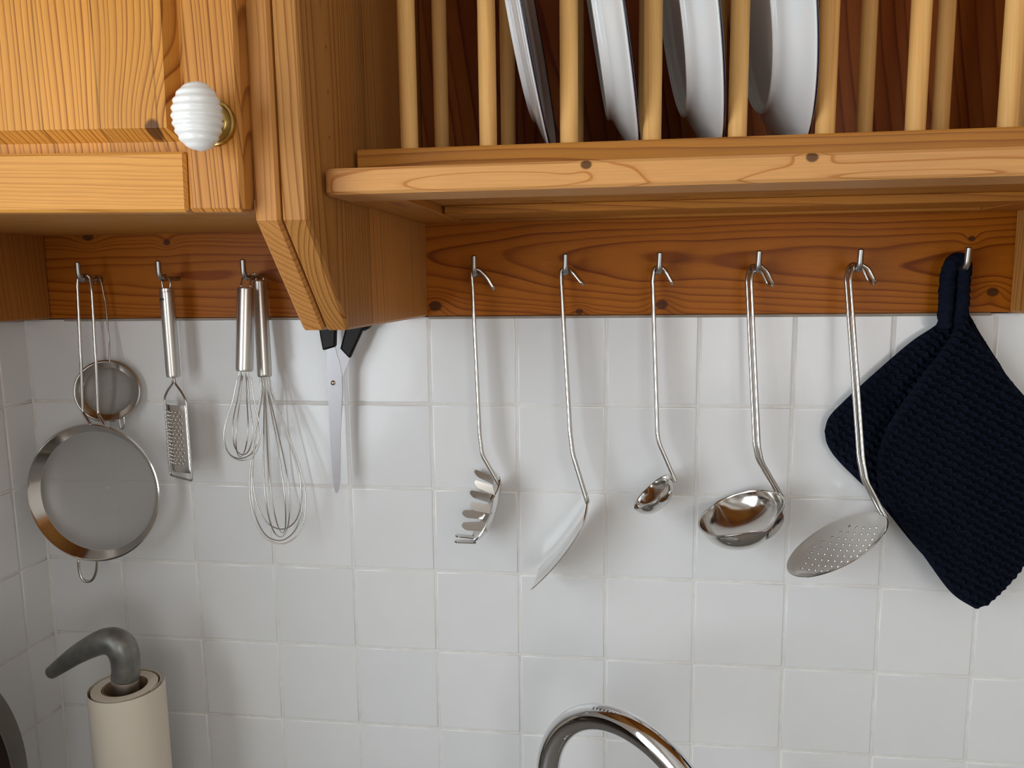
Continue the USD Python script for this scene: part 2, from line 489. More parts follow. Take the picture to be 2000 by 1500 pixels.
obj('window_frame', cat(cbox(-0.585, -0.545, WIN_Y0, WIN_Y0 + fr, WIN_Z0, WIN_Z1), cbox(-0.585, -0.545, WIN_Y1 - fr, WIN_Y1, WIN_Z0, WIN_Z1),
                        cbox(-0.585, -0.545, WIN_Y0 + fr, WIN_Y1 - fr, WIN_Z0, WIN_Z0 + fr), cbox(-0.585, -0.545, WIN_Y0 + fr, WIN_Y1 - fr, WIN_Z1 - fr, WIN_Z1)), WINW, wn)
obj('mullion', cbox(-0.58, -0.55, -1.25, -1.21, WIN_Z0 + fr, WIN_Z1 - fr), WINW, wn)
obj('window_sill', cbox(-0.54, -0.46, WIN_Y0 - 0.03, WIN_Y1 + 0.03, WIN_Z0 - 0.025, WIN_Z0), WINW, wn)

wn2 = thing('window_2', kind='structure')
obj('window_frame', cat(cbox(WF_X0, WF_X0 + fr, -3.07, -3.03, WF_Z0, WF_Z1), cbox(WF_X1 - fr, WF_X1, -3.07, -3.03, WF_Z0, WF_Z1), cbox(WF_X0 + fr, WF_X1 - fr, -3.07, -3.03, WF_Z0, WF_Z0 + fr), cbox(WF_X0 + fr, WF_X1 - fr, -3.07, -3.03, WF_Z1 - fr, WF_Z1)), WINW, wn2)
obj('mullion', cbox(1.18, 1.22, -3.065, -3.035, WF_Z0 + fr, WF_Z1 - fr), WINW, wn2)

tr = thing('trim_1', kind='structure')
obj('corner_bead', prism([(-0.5002, 0.0002), (-0.4978, 0.0002), (-0.5002, -0.0024)], 0.79, 1.4985, 'z', 0.0001), GROUT, tr)
obj('caulk_strip', cat(cbox(-0.447, -0.0386, -0.0035, 0.004, 1.4975, 1.5005, 0.001), cbox(0.0005, 0.594, -0.0035, 0.004, 1.4975, 1.5005, 0.001)), CAULK, tr)

ZC = 0.80
wt = based('worktop', 'grey laminate worktop along the tiled wall below the picture', 'worktop', (0.4, -0.3, ZC))
obj('slab', cbox(-0.498, 1.2, -0.62, -0.0005, ZC - 0.04, ZC, 0.003), TOPM, wt)
bc = based('base_cabinet', 'pine base cabinet under the worktop', 'cabinet', (0.4, -0.3, 0.0))

# ------------------------------------------------------------------ woods
W_door_panel = wood('pine_door_panel', 'z', (-0.33, -0.315, 1.47), 225, (0.0, 0.012), knots=[(1.6445, -0.1010, 0.0056)], spread=2.4, ksign=1.0, early=(0.63, 0.292, 0.068), late=(0.28, 0.090, 0.020), stave=('x', 0.042, 0.013), warp=0.005, seed=3.1)
W_rail = wood('pine_door_rail', 'x', (-0.2, -0.30, 1.66), 480, (0.012, 0.03), early=(0.66, 0.318, 0.086), late=(0.43, 0.165, 0.036), warp=0.002, soft=0.35, seed=5.0)
W_stile = wood('pine_door_stile', 'z', (-0.115, -0.34, 1.66), 290, (0.02, 0.05), early=(0.56, 0.252, 0.072), late=(0.23, 0.075, 0.019), warp=0.003, seed=9.0)
W_side_cab = wood('pine_end_panel', 'z', (0.02, -0.40, 1.66), 270, (0.02, 0.02), early=(0.55, 0.262, 0.095), late=(0.32, 0.130, 0.048), warp=0.003, soft=0.15, seed=12.0)
W_side_rack = wood('pine_rack_side', 'z', (-0.035, -0.30, 1.66), 250, (0.03, 0.02), early=(0.53, 0.258, 0.088), late=(0.33, 0.120, 0.030), warp=0.004, seed=17.4, stave=('y', 0.14, 0.065))
W_shelf = wood('pine_shelf_front', 'x', (0.25, -0.10, 1.6100), 120, (0.0, 0.0), thin=True, swells=[(0.128, 1.6085, 0.085, 0.0085, 0.016), (0.262, 1.6095, 0.035, 0.007, -0.008), (0.40, 1.6050, 0.10, 0.006, 0.012)], early=(0.63, 0.325, 0.142), late=(0.42, 0.155, 0.036), knots=[(0.1885, 1.6178, 0.0032), (0.336, 1.6180, 0.0034)], warp=0.0020, seed=22.0)
W_under = wood('pine_shelf_underside', 'x', (0.25, -0.15, 1.57), 140, (0.0, 0.05), early=(0.52, 0.225, 0.052), late=(0.36, 0.14, 0.04), warp=0.005, seed=25.0)
W_under_y = wood('pine_shelf_side', 'y', (0.03, -0.15, 1.58), 140, (0.0, 0.05), early=(0.52, 0.225, 0.052), late=(0.40, 0.16, 0.045), warp=0.004, seed=26.0)
W_rackrail = wood('pine_rack_rail', 'x', (0.25, -0.215, 1.615), 200, (0.01, 0.02), early=(0.52, 0.230, 0.055), late=(0.34, 0.135, 0.038), warp=0.005, seed=29.0)
W_dowel = wood('birch_dowel', 'z', (0.3, -0.35, 1.6), 60, (0.0, 0.02), early=(0.80, 0.49, 0.22), late=(0.66, 0.36, 0.13), warp=0.01, soft=0.4, seed=31.0)
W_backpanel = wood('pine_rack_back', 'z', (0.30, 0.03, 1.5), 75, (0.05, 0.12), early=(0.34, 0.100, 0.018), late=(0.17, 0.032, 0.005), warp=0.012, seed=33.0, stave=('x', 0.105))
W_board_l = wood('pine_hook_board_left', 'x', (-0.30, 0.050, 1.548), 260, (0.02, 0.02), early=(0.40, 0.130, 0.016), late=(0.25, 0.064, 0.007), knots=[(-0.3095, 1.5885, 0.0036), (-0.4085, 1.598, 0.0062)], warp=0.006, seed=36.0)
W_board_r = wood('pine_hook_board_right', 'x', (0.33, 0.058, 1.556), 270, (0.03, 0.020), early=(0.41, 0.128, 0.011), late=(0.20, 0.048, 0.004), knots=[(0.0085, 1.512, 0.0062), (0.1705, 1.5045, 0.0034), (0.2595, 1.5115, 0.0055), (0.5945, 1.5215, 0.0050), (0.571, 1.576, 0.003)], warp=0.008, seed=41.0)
W_left_panel = wood('pine_left_panel', 'z', (-0.5, -0.12, 1.5), 160, (0.05, 0.02), early=(0.40, 0.165, 0.042), late=(0.29, 0.10, 0.022), warp=0.004, soft=0.3, seed=44.0)
W_carcass = wood('pine_carcass', 'x', (-0.2, -0.2, 1.56), 130, (0.0, 0.04), early=(0.56, 0.275, 0.084), late=(0.42, 0.18, 0.05), warp=0.005, soft=0.2, seed=47.0)

obj('carcass', cbox(-0.498, 1.2, -0.58, -0.001, 0.0, ZC - 0.0405, 0.003), W_carcass, bc)
for i in range(4):
    x0 = -0.49 + i * 0.423
    obj('cabinet_front', cbox(x0, x0 + 0.415, -0.598, -0.5805, 0.10, 0.74, 0.003), W_carcass, bc)

# ------------------------------------------------------------------ wall cabinet on the left
ZT = 2.10
YF = -0.3425
side_profile = [(-0.0003, 1.5005), (-0.268, 1.5030), (YF, 1.5835), (YF, ZT), (-0.0003, ZT)]
cab = based('wall_cabinet', 'pine wall cabinet with panelled door and slanted end panel at upper left', 'cabinet', (-0.25, -0.17, 1.59))
obj('end_panel', prism(side_profile, -0.0382, -0.0202, 'x', 0.0022), W_side_cab, cab)
obj('end_panel', prism([(p[0], p[1]) for p in side_profile], -0.4985, -0.4645, 'x', 0.0022), W_left_panel, cab)
obj('bottom_board', cbox(-0.4643, -0.0384, -0.3365, -0.0020, 1.5985, 1.6165, 0.001), W_carcass, cab)
obj('back_board', cbox(-0.4643, -0.0384, -0.0110, -0.0003, 1.6168, ZT, 0.001), W_carcass, cab)
obj('top_board', cbox(-0.4643, -0.0384, -0.3365, -0.0115, ZT - 0.018, ZT, 0.001), W_carcass, cab)

DY0, DY1 = -0.356, -0.3372
ROT = math.radians(1.15); PIV = np.array([-0.0392, DY0, 1.5885])


def sag(m):
    """The door hangs a little askew: turned in its own plane about the lower right corner."""
    v = np.array(m.vertices) - PIV
    c, s = math.cos(ROT), math.sin(ROT)
    q = np.stack([v[:, 0] * c + v[:, 2] * s, v[:, 1], -v[:, 0] * s + v[:, 2] * c], 1) + PIV
    return trimesh.Trimesh(q, m.faces, process=False)


door = UsdGeom.Xform.Define(stage, cab.GetPath().pathString + '/door').GetPrim()
XR, XL = -0.0394, -0.4560
ST = 0.0395
obj('stile', sag(cbox(XR - ST, XR, DY0, DY1, 1.5885, 2.092, 0.0026)), W_stile, door)
obj('stile', sag(cbox(XL, XL + ST, DY0, DY1, 1.5885, 2.092, 0.0026)), W_stile, door)
obj('rail', sag(cbox(XL + ST + 0.0003, XR - ST - 0.0005, DY0 - 0.0004, DY1, 1.5885, 1.6285, 0.0020)), W_rail, door)
obj('rail', sag(cbox(XL + ST + 0.0003, XR - ST - 0.0005, DY0 - 0.0004, DY1, 2.052, 2.092, 0.0020)), W_rail, door)
pz0, pz1, px0, px1 = 1.6290, 2.0515, XL + ST + 0.0005, XR - ST - 0.0008
g1, g2 = 0.0060, 0.0120
loops = [(0, DY1 + 0.001), (0, -0.3450), (g1, -0.3455), (g2, -0.3555)]
v, f = [], []
for ins, y in loops:
    for (x, z) in ((px0 + ins, pz0 + ins * 1.25), (px1 - ins, pz0 + ins * 1.25), (px1 - ins, pz1 - ins), (px0 + ins, pz1 - ins)):
        v.append((x, y, z))
for i in range(3):
    for q in range(4):
        l = (q + 1) % 4
        f += [(i * 4 + q, i * 4 + l, i * 4 + 4 + l), (i * 4 + q, i * 4 + 4 + l, i * 4 + 4 + q)]
f += [(12, 13, 14), (12, 14, 15), (0, 2, 1), (0, 3, 2)]
obj('raised_panel', sag(trimesh.Trimesh(np.array(v), np.array(f), process=False)), W_door_panel, door)

knob = UsdGeom.Xform.Define(stage, cab.GetPath().pathString + '/door_knob').GetPrim()
KX, KZ = -0.0560, 1.6465
plate = lathe([(0.0, 0.0040), (0.0080, 0.0040), (0.0092, 0.0026), (0.0122, 0.0021), (0.0133, 0.0034), (0.0147, 0.0030), (0.0151, 0.0)], (KX, DY0, KZ), (0, -1, 0), 48)
obj('backplate', plate, BRASS, knob, smooth=40, label='round brass backplate')
obj('neck', lathe([(0.0062, 0.0035), (0.0050, 0.0075), (0.0062, 0.0110)], (KX, DY0, KZ), (0, -1, 0), 32), BRASS, knob, smooth=True)
# ribbed oval porcelain: rings stacked along the vertical, closing towards the neck
nu, nv = 120, 72
uu = np.linspace(0, np.pi, nu); vv = np.linspace(0, 2 * np.pi, nv, endpoint=False)
U, V = np.meshgrid(uu, vv, indexing='ij')
cz = np.cos(U); rib = 1 + 0.034 * np.cos(cz * np.pi * 8.6) * np.clip(np.sin(U) * 1.6, 0, 1)
rr = np.sin(U) ** 0.92 * rib
xk = 0.0162 * rr * np.cos(V)
yk = -0.0138 * rr * np.sin(V)
zk = 0.0213 * cz * (1 + 0.015 * np.cos(V))
narrow = 1 - 0.22 * np.clip(yk / 0.0138, 0, 1) ** 1.5
kv = np.stack([KX + xk * narrow, DY0 - 0.0215 + yk, KZ + zk * narrow], -1).reshape(-1, 3)
kf = []
for i in range(nu - 1):
    for j in range(nv):
        l = (j + 1) % nv
        kf += [(i * nv + j, i * nv + l, i * nv + nv + l), (i * nv + j, i * nv + nv + l, i * nv + nv + j)]
km = trimesh.Trimesh(kv, np.array(kf), process=False)
if km.volume < 0:
    km.invert()
obj('ribbed_grip', km, PORC, knob, smooth=True, label='white porcelain grip with horizontal ribs')

# ------------------------------------------------------------------ plate rack on the right
XS1 = 0.6115
rack = based('plate_rack', 'pine plate rack with upright dowels and deep shelf at upper right', 'plate rack', (0.306, -0.17, 1.60))
lefts = to_manifold(prism(side_profile, -0.0186, 0.0, 'x', 0.0022))
for (px, py) in ((637, 93), (641, 182), (644, 270)):
    c = at(px, py, x=0.0)
    cyl = manifold3d.Manifold.cylinder(0.008, 0.0019, 0.0019, 14).rotate((0, 90, 0)).translate((-0.006, float(c[1]), float(c[2])))
    lefts = lefts - cyl
obj('side_panel', from_manifold(lefts), W_side_rack, rack)
obj('side_panel', prism(side_profile, XS1, XS1 + 0.0186, 'x', 0.0022), W_side_rack, rack)
SB, STP = 1.6026, 1.6208


def corner_poly(x0, x1, y0, y1, r):
    pts = []
    for cx, cy_, a0 in ((x0 + r, y0 + r, 180), (x1 - r, y0 + r, 270)):
        for a in np.linspace(a0, a0 + 90, 9):
            pts.append((cx + r * math.cos(math.radians(a)), cy_ + r * math.sin(math.radians(a))))
    return pts + [(x1, y1), (x0, y1)]


obj('shelf_front', prism(corner_poly(0.0006, XS1 - 0.0006, -0.3165, -0.2625, 0.011), SB, STP, 'z', 0.0020), W_shelf, rack, smooth=30)
obj('shelf_side', prism([(0.0006, -0.2623), (0.0465, -0.2623), (0.0465, -0.0003), (0.0006, -0.0003)], SB, STP, 'z', 0.0008), W_under_y, rack)
obj('shelf_side', prism([(XS1 - 0.0465, -0.2623), (XS1 - 0.0006, -0.2623), (XS1 - 0.0006, -0.0003), (XS1 - 0.0465, -0.0003)], SB, STP, 'z', 0.0008), W_under_y, rack)
obj('shelf_back', cbox(0.0468, XS1 - 0.0468, -0.032, -0.0022, SB, STP, 0.0008), W_under, rack)
obj('shelf_slat', cbox(0.0470, XS1 - 0.0470, -0.2622, -0.040, 1.6105, 1.6185, 0.0006), W_under, rack)
obj('shelf_slat', cbox(0.0490, XS1 - 0.0490, -0.128, -0.062, SB, 1.6104, 0.0006), W_under, rack)
obj('rack_rail', cbox(0.0022, XS1 - 0.002, -0.2410, -0.2060, 1.6212, 1.6455, 0.0015), W_rackrail, rack)
obj('rack_rail', cbox(0.0022, XS1 - 0.002, -0.1170, -0.0820, 1.6212, 1.6455, 0.0015), W_rackrail, rack)
obj('rack_rail', cbox(0.0022, XS1 - 0.002, -0.2410, -0.2060, 1.945, 1.970, 0.0015), W_rackrail, rack)
obj('rack_rail', cbox(0.0022, XS1 - 0.002, -0.1170, -0.0820, 1.945, 1.970, 0.0015), W_rackrail, rack)
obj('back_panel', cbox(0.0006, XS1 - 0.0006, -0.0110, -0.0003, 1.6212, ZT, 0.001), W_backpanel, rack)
obj('top_board', cbox(0.0006, XS1 - 0.0006, -0.3400, -0.0115, ZT - 0.018, ZT, 0.001), W_carcass, rack)
DOW = [0.0418 + 0.0650 * i for i in range(9)]
for yy in (-0.2225, -0.0980):
    for x in DOW:
        obj('dowel', tube([(x, yy, 1.644), (x, yy, 1.80), (x, yy, 1.9465)], 0.0072, 20, round_end=False), W_dowel, rack, smooth=40)

# ------------------------------------------------------------------ hook boards
HX_L = [-0.396, -0.298, -0.198, -0.0985]
HX_R = [0.0605, 0.1575, 0.2545, 0.3535, 0.4515, 0.5520]
HZ = 1.5465


def hook(x):
    return tube(rounded([(x, 0.004, HZ), (x, -0.020, HZ), (x, -0.0385, HZ - 0.0005), (x, -0.0395, HZ + 0.019)], 0.008, 8), 0.0030, 14)


def hook_board(label, x0, x1, mat, xs):
    t = based('hook_board', label, 'hook board', ((x0 + x1) / 2, 0.01, 1.50))
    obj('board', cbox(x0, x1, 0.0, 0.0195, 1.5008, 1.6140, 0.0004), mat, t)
    for x in xs:
        obj('hook', hook(x), HOOKM, t, smooth=40)
    return t


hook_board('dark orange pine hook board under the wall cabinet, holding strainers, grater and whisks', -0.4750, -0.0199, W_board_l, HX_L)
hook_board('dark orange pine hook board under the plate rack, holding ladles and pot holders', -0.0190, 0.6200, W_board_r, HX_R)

# ------------------------------------------------------------------ plates
def plate_parts(label, X0, ty, tz, deep=0.88, R=0.12, yc=-0.1615, zc=1.7565):
    """A dinner plate standing on edge, underside to the left; X = X0 + ty (y - yc) + tz (z - zc) is its rim plane."""
    n = np.array([1.0, -ty, -tz]); n /= np.linalg.norm(n)          # eating side (right)
    c = np.array([X0, yc, zc])
    t = based('dinner_plate', label, 'plate', (X0, yc, zc - R), 'dinner plates standing in the rack')
    under = [(R - 0.0008, -0.0006), (R * 0.86, -0.0055), (R * 0.74, -0.0125), (R * 0.655, -0.0170), (R * 0.645, -0.0215), (R * 0.618, -0.0215), (R * 0.605, -0.0165), (R * 0.3, -0.0158), (0.0, -0.0155)]
    upper = [(0.0, -0.0118), (R * 0.58, -0.0118), (R * 0.66, -0.0100), (R * 0.72, -0.0060), (R * 0.86, -0.0016), (R - 0.0016, 0.0021), (R - 0.0004, 0.0024), (R, 0.0012)]
    under = [(p[0], p[1] * deep) for p in under]
    upper = [(p[0], p[1] * deep if p[1] < -0.002 else p[1]) for p in upper]
    pr = spline([(p[0], p[1]) for p in upper[1:] + under[:-1]], 4)
    pr = np.vstack([[upper[0]], pr, [under[-1]]])
    obj('dish', lathe(pr, c, n, 128), PLATE, t, smooth=True)
    obj('rim_line', lathe([(R - 0.0034, 0.00205), (R - 0.0018, 0.00265), (R - 0.0004, 0.0028), (R + 0.0003, 0.0020), (R + 0.00025, 0.0012)], c, n, 128), NAVYLINE, t, smooth=True, label='thin dark navy line round the rim')


plate_parts('white plate with dark rim line, leftmost of the four in the rack', 0.1360, 0.0, -0.165, 0.58)
plate_parts('white plate with dark rim line, second from the left in the rack', 0.2078, 0.0, -0.168)
plate_parts('white plate with dark rim line, third from the left in the rack', 0.2728, 0.0, -0.168)
plate_parts('white plate with dark rim line, rightmost of the four in the rack', 0.3378, 0.0, -0.168)

# ------------------------------------------------------------------ five hanging serving tools on the right board
def local(hx, th, lean=0.0, y0=-0.024):
    e = np.array([-math.cos(th), -math.sin(th), 0.0]); vv_ = np.array([math.sin(th), -math.cos(th), 0.0])
    P0 = np.array([hx, y0, 1.5])
    return lambda a, v, z: P0 + (a * e + v * vv_) / 1000.0 + np.array([0, lean * (z - 50.0) / 1000.0, z / 1000.0])


def handle(t, L, curl, down, d, r=2.2, taper=1.0, mat=None):
    """Two rods from one bent wire: the closed end curls over the peg."""
    arc = [(5.4 * math.cos(q), 46.5 + 5.4 * math.sin(q)) for q in np.radians(np.linspace(60, 0, 5))]
    prof = list(curl) + [(5.4 * math.cos(q), 46.5 + 5.4 * math.sin(q)) for q in np.radians(np.linspace(130, 10, 9))] + list(down)
    # rounded() keeps the bends soft
    pp = rounded([(a, 0, z) for a, z in prof], 5.0, 6)
    n = len(pp)
    s = np.linspace(0, 1, n)
    dd = d / 2 * (1 - (1 - taper) * s)
    A = [(p[0], dd[i], p[2]) for i, p in enumerate(pp)]
    B = [(p[0], -dd[i], p[2]) for i, p in enumerate(pp)]
    tip = pp[0]; dirn = (pp[0] - pp[1]) / np.linalg.norm(pp[0] - pp[1])
    capn = [(tip[0] + dirn[0] * d / 2 * math.sin(q), d / 2 * math.cos(q), tip[2] + dirn[2] * d / 2 * math.sin(q)) for q in np.linspace(math.pi, 0, 7)[1:-1]]
    path = B[::-1] + capn + A
    obj('handle', tube([L(*p) for p in path], r / 1000.0, 10), mat or STEELW, t, smooth=True)


def sheet(fn, nu, nv, th):
    """A thin solid from a surface fn(u, v) -> point; thickness th along the normal."""
    us, vs = np.linspace(0, 1, nu), np.linspace(0, 1, nv)
    P = np.array([[fn(u, v) for v in vs] for u in us])
    du = np.gradient(P, axis=0); dv = np.gradient(P, axis=1)
    N = np.cross(du, dv); N /= np.maximum(np.linalg.norm(N, axis=2, keepdims=True), 1e-12)
    A, B = (P + N * th / 2).reshape(-1, 3), (P - N * th / 2).reshape(-1, 3)
    f = []
    ix = lambda i, j: i * nv + j
    o = nu * nv
    for i in range(nu - 1):
        for j in range(nv - 1):
            f += [(ix(i, j), ix(i + 1, j), ix(i + 1, j + 1)), (ix(i, j), ix(i + 1, j + 1), ix(i, j + 1))]
            f += [(o + ix(i, j), o + ix(i + 1, j + 1), o + ix(i + 1, j)), (o + ix(i, j), o + ix(i, j + 1), o + ix(i + 1, j + 1))]
    rim = [(i, 0) for i in range(nu)] + [(nu - 1, j) for j in range(1, nv)] + [(i, nv - 1) for i in range(nu - 2, -1, -1)] + [(0, j) for j in range(nv - 2, 0, -1)]
    for q in range(len(rim)):
        a, b = ix(*rim[q]), ix(*rim[(q + 1) % len(rim)])
        f += [(a, o + a, o + b), (a, o + b, b)]
    m = trimesh.Trimesh(np.vstack([A, B]), np.array(f), process=False)
    if m.volume < 0:
        m.invert()
    return m


SM = 38
# spaghetti server
hx = HX_R[0]; L = local(hx, math.radians(10), 0.035)
t = based('spaghetti_server', 'steel spaghetti server with broad teeth, hung leftmost under the plate rack', 'kitchen utensil', L(0, 0, 50))
handle(t, L, [(-17.2, 33.5), (-10.6, 44.5)], [(4.8, 38), (-1.2, -129.5), (-3.8, -152.0), (-23.2, -187)], 5.2)
spine = spline([(-23.5, -180), (-23.6, -193), (-20.0, -211), (-14.0, -227), (-4.5, -241), (7.5, -249)], 6)


def server_fn(u, v):
    i = u * (len(spine) - 1); k0 = int(min(math.floor(i), len(spine) - 2)); p = spine[k0] + (spine[k0 + 1] - spine[k0]) * (i - k0)
    w = 23.0 * min(1.0, 0.30 + 3.0 * u) * (1.0 if u < 0.72 else math.sqrt(max(0.0, 1 - ((u - 0.72) / 0.30) ** 2)) * 0.999 + 0.001)
    q = 2 * v - 1
    return L(p[0] + 8.0 * q * q * (w / 23.0) ** 2, q * w, p[1] + 2.0 * q * q)


obj('bowl', sheet(server_fn, 26, 17, 0.0012), STEEL, t, smooth=SM)


def tooth(base, tip, width_dir, wid, th=0.0014):
    base, tip, wd = np.array(base), np.array(tip), np.array(width_dir, float)
    wd /= np.linalg.norm(wd)

    def fn(u, v):
        w = wid * (1 - 0.22 * u) * (1.0 if u < 0.80 else math.sqrt(max(0.06, 1 - ((u - 0.80) / 0.205) ** 2)))
        return base + (tip - base) * u + wd * (v - 0.5) * w
    return sheet(fn, 14, 5, th)


for side in (-1, 1):
    for (ba, bz, ta, tz_, vtip) in ((-15.5, -186, 5.0, -177.0, 24.0), (-12.0, -207, 10.5, -201.5, 24.5), (-6.5, -226, 19.5, -224.5, 22.5)):
        b0, t0 = L(ba, side * 21.5, bz), L(ta, side * vtip, tz_)
        obj('tooth', tooth(b0, t0, L(0, 0, 1) - L(0, 0, 0) + 0.30 * (L(1, 0, 0) - L(0, 0, 0)), 0.0118), STEEL, t, smooth=SM)
for side in (-1, 1):
    b0, t0 = L(4.5, side * 7.5, -247.5), L(28.0, side * 10.0, -245.5)
    obj('tooth', tooth(b0, t0, L(0, 1, 0) - L(0, 0, 0), 0.0105), STEEL, t, smooth=SM)

# spatula
hx = HX_R[1]; L = local(hx, math.radians(-3), 0.065)
t = based('spatula', 'steel spatula with flat blade seen edge-on, hung right of the spaghetti server', 'kitchen utensil', L(0, 0, 50))
handle(t, L, [(-15.8, 37.0), (-7, 47.5)], [(5.4, 38), (-4.5, -127.0), (-7.3, -148.0), (-23.2, -199.5)], 5.2)
bl = spline([(-22.5, -191), (-23.6, -202), (-20.5, -219), (-9.0, -239), (9.5, -263.5), (33.5, -288.5)], 6)


def spat_fn(u, v):
    i = u * (len(bl) - 1); k0 = int(min(math.floor(i), len(bl) - 2)); p = bl[k0] + (bl[k0 + 1] - bl[k0]) * (i - k0)
    w = np.interp(u, [0, 0.12, 0.28, 0.42, 0.9, 0.97, 1.0], [6, 8, 22, 30, 36, 34.5, 29])
    q = 2 * v - 1
    return L(p[0] + 2.2 * q * q * (w / 36) ** 2, q * w, p[1] + 0.4 * q * q)


obj('blade', sheet(spat_fn, 34, 13, 0.0011), STEEL, t, smooth=SM)


def bowl_mesh(L, centre, u_dir, R, depth, lip, th, lips=(90, 270), wide=16):
    """A ladle bowl: rim circle of radius R (mm) about centre in the plane of u_dir and the local v; pouring lips at the given angles."""
    ux, uz = u_dir; nx, nz = -uz, ux                    # opening direction (left and up)
    if nz < 0:
        nx, nz = -nx, -nz
    na, nr = 72, 18
    ang = np.linspace(0, 2 * np.pi, na, endpoint=False)

    def pt(r, a, off):
        rho = R * math.sin(min(r, 1.0) * math.pi / 2) if r <= 1 else R * (1 + (r - 1) * 0.9)
        h = -depth * math.cos(min(r, 1.0) * math.pi / 2) ** 0.9 if r <= 1 else (r - 1) * R * 0.12
        k = sum(math.exp(-(((math.degrees(a) - q + 180) % 360 - 180) / wide) ** 2) for q in lips)
        rho *= 1 + lip * k * max(0, min(r, 1) - 0.55) / 0.45
        h -= R * 0.06 * k * max(0, r - 0.8) / 0.2
        rho -= off * 0.55; h += off * 0.9
        a_, v_ = rho * math.cos(a), rho * math.sin(a)
        return L(centre[0] + a_ * ux + h * nx, v_, centre[1] + a_ * uz + h * nz)
    rs = np.concatenate([np.linspace(0.02, 0.97, nr), [1.0, 1.035]])
    v, f = [], []
    rows = []
    for r in rs: rows.append([pt(r, a, 0.0) for a in ang])
    for r in rs[::-1]: rows.append([pt(r, a, th) for a in ang])
    rows = np.array(rows); N = len(rows)
    for i in range(N - 1):
        for q in range(na):
            l = (q + 1) % na
            f += [(i * na + q, i * na + l, i * na + na + l), (i * na + q, i * na + na + l, i * na + na + q)]
    v = rows.reshape(-1, 3)
    c0, c1 = len(v), len(v) + 1
    v = np.vstack([v, pt(0, 0, 0)[None], pt(0, 0, th)[None]])
    for q in range(na):
        l = (q + 1) % na
        f += [(c0, l, q), (c1, (N - 1) * na + q, (N - 1) * na + l)]
    m = trimesh.Trimesh(v, np.array(f), process=False)
    if m.volume < 0:
        m.invert()
    return m


# sauce ladle
hx = HX_R[2]; L = local(hx, math.radians(3), 0.06)
t = based('sauce_ladle', 'small steel sauce ladle with pouring lips, hung on the middle hook under the rack', 'kitchen utensil', L(0, 0, 50))
handle(t, L, [(-13.0, 36.5), (-7, 47)], [(6.5, 38), (-0.2, -126.0), (-2.5, -136.0), (-19.6, -174.5)], 4.6)
obj('bowl', bowl_mesh(L, (5.0, -187.8), (0.729, -0.685), 25.5, 19.0, 0.20, 0.9), STEEL, t, smooth=True)
# ladle
hx = HX_R[3]; L = local(hx, math.radians(20), 0.11)
t = based('soup_ladle', 'large steel ladle with deep round bowl, hung between sauce ladle and skimmer', 'kitchen utensil', L(0, 0, 50))
handle(t, L, [(-15.0, 35.6), (-8.6, 46.7)], [(8.0, 38), (-2.6, -133.5), (-6.5, -150.0), (-30.2, -188)], 11.0, r=2.0, taper=0.75)
obj('bowl', bowl_mesh(L, (14.6, -202.0), (0.928, -0.375), 44.5, 33.0, 0.13, 1.0), STEEL, t, smooth=True)
# skimmer
hx = HX_R[4]; L = local(hx, math.radians(8), 0.145, -0.026)
t = based('skimmer', 'steel skimmer with perforated round disc, hung beside the navy pot holders', 'kitchen utensil', L(0, 0, 50))
handle(t, L, [(-14.5, 37.5), (-9.4, 47.5)], [(8.3, 38), (-5.7, -145.8), (-9.9, -166.4), (-29.0, -201.5)], 13.0, r=2.0, taper=0.75)
L = local(hx, math.radians(-3.7), 0.154, -0.026)
ux, uz = 0.849, -0.529; nx, nz = 0.529, 0.849; R = 55.5
prof_top = [(0.0, -6.5), (R * 0.5, -5.9), (R * 0.72, -4.6), (R * 0.84, -2.4), (R * 0.93, 0.4), (R * 0.985, 1.4), (R, 1.2)]
prof_bot = [(R * 0.995, 0.2), (R * 0.93, -0.8), (R * 0.84, -3.6), (R * 0.72, -5.8), (R * 0.5, -7.1), (0.0, -7.7)]
disc = lathe(np.array(prof_top + prof_bot), (0, 0, 0), (0, 0, 1), 96)
M = to_manifold(disc)
if M.volume() < 0:
    disc.invert(); M = to_manifold(disc)
for kx in range(-4, 5):
    for ky in range(-4, 5):
        x, y = kx * 10.4 + (5.2 if ky % 2 else 0), ky * 9.0
        if math.hypot(x, y) < R * 0.77:
            M = M - manifold3d.Manifold.cylinder(14, 1.75, 1.75, 10).translate((x, y, -12))
dm = from_manifold(M)
dv_ = np.array([L(18.5 + p[0] * ux + p[2] * nx, p[1], -229.5 + p[0] * uz + p[2] * nz) for p in dm.vertices])
dm = trimesh.Trimesh(dv_, dm.faces, process=False)
if dm.volume < 0:
    dm.invert()
obj('perforated_disc', dm, STEEL, t, smooth=30)

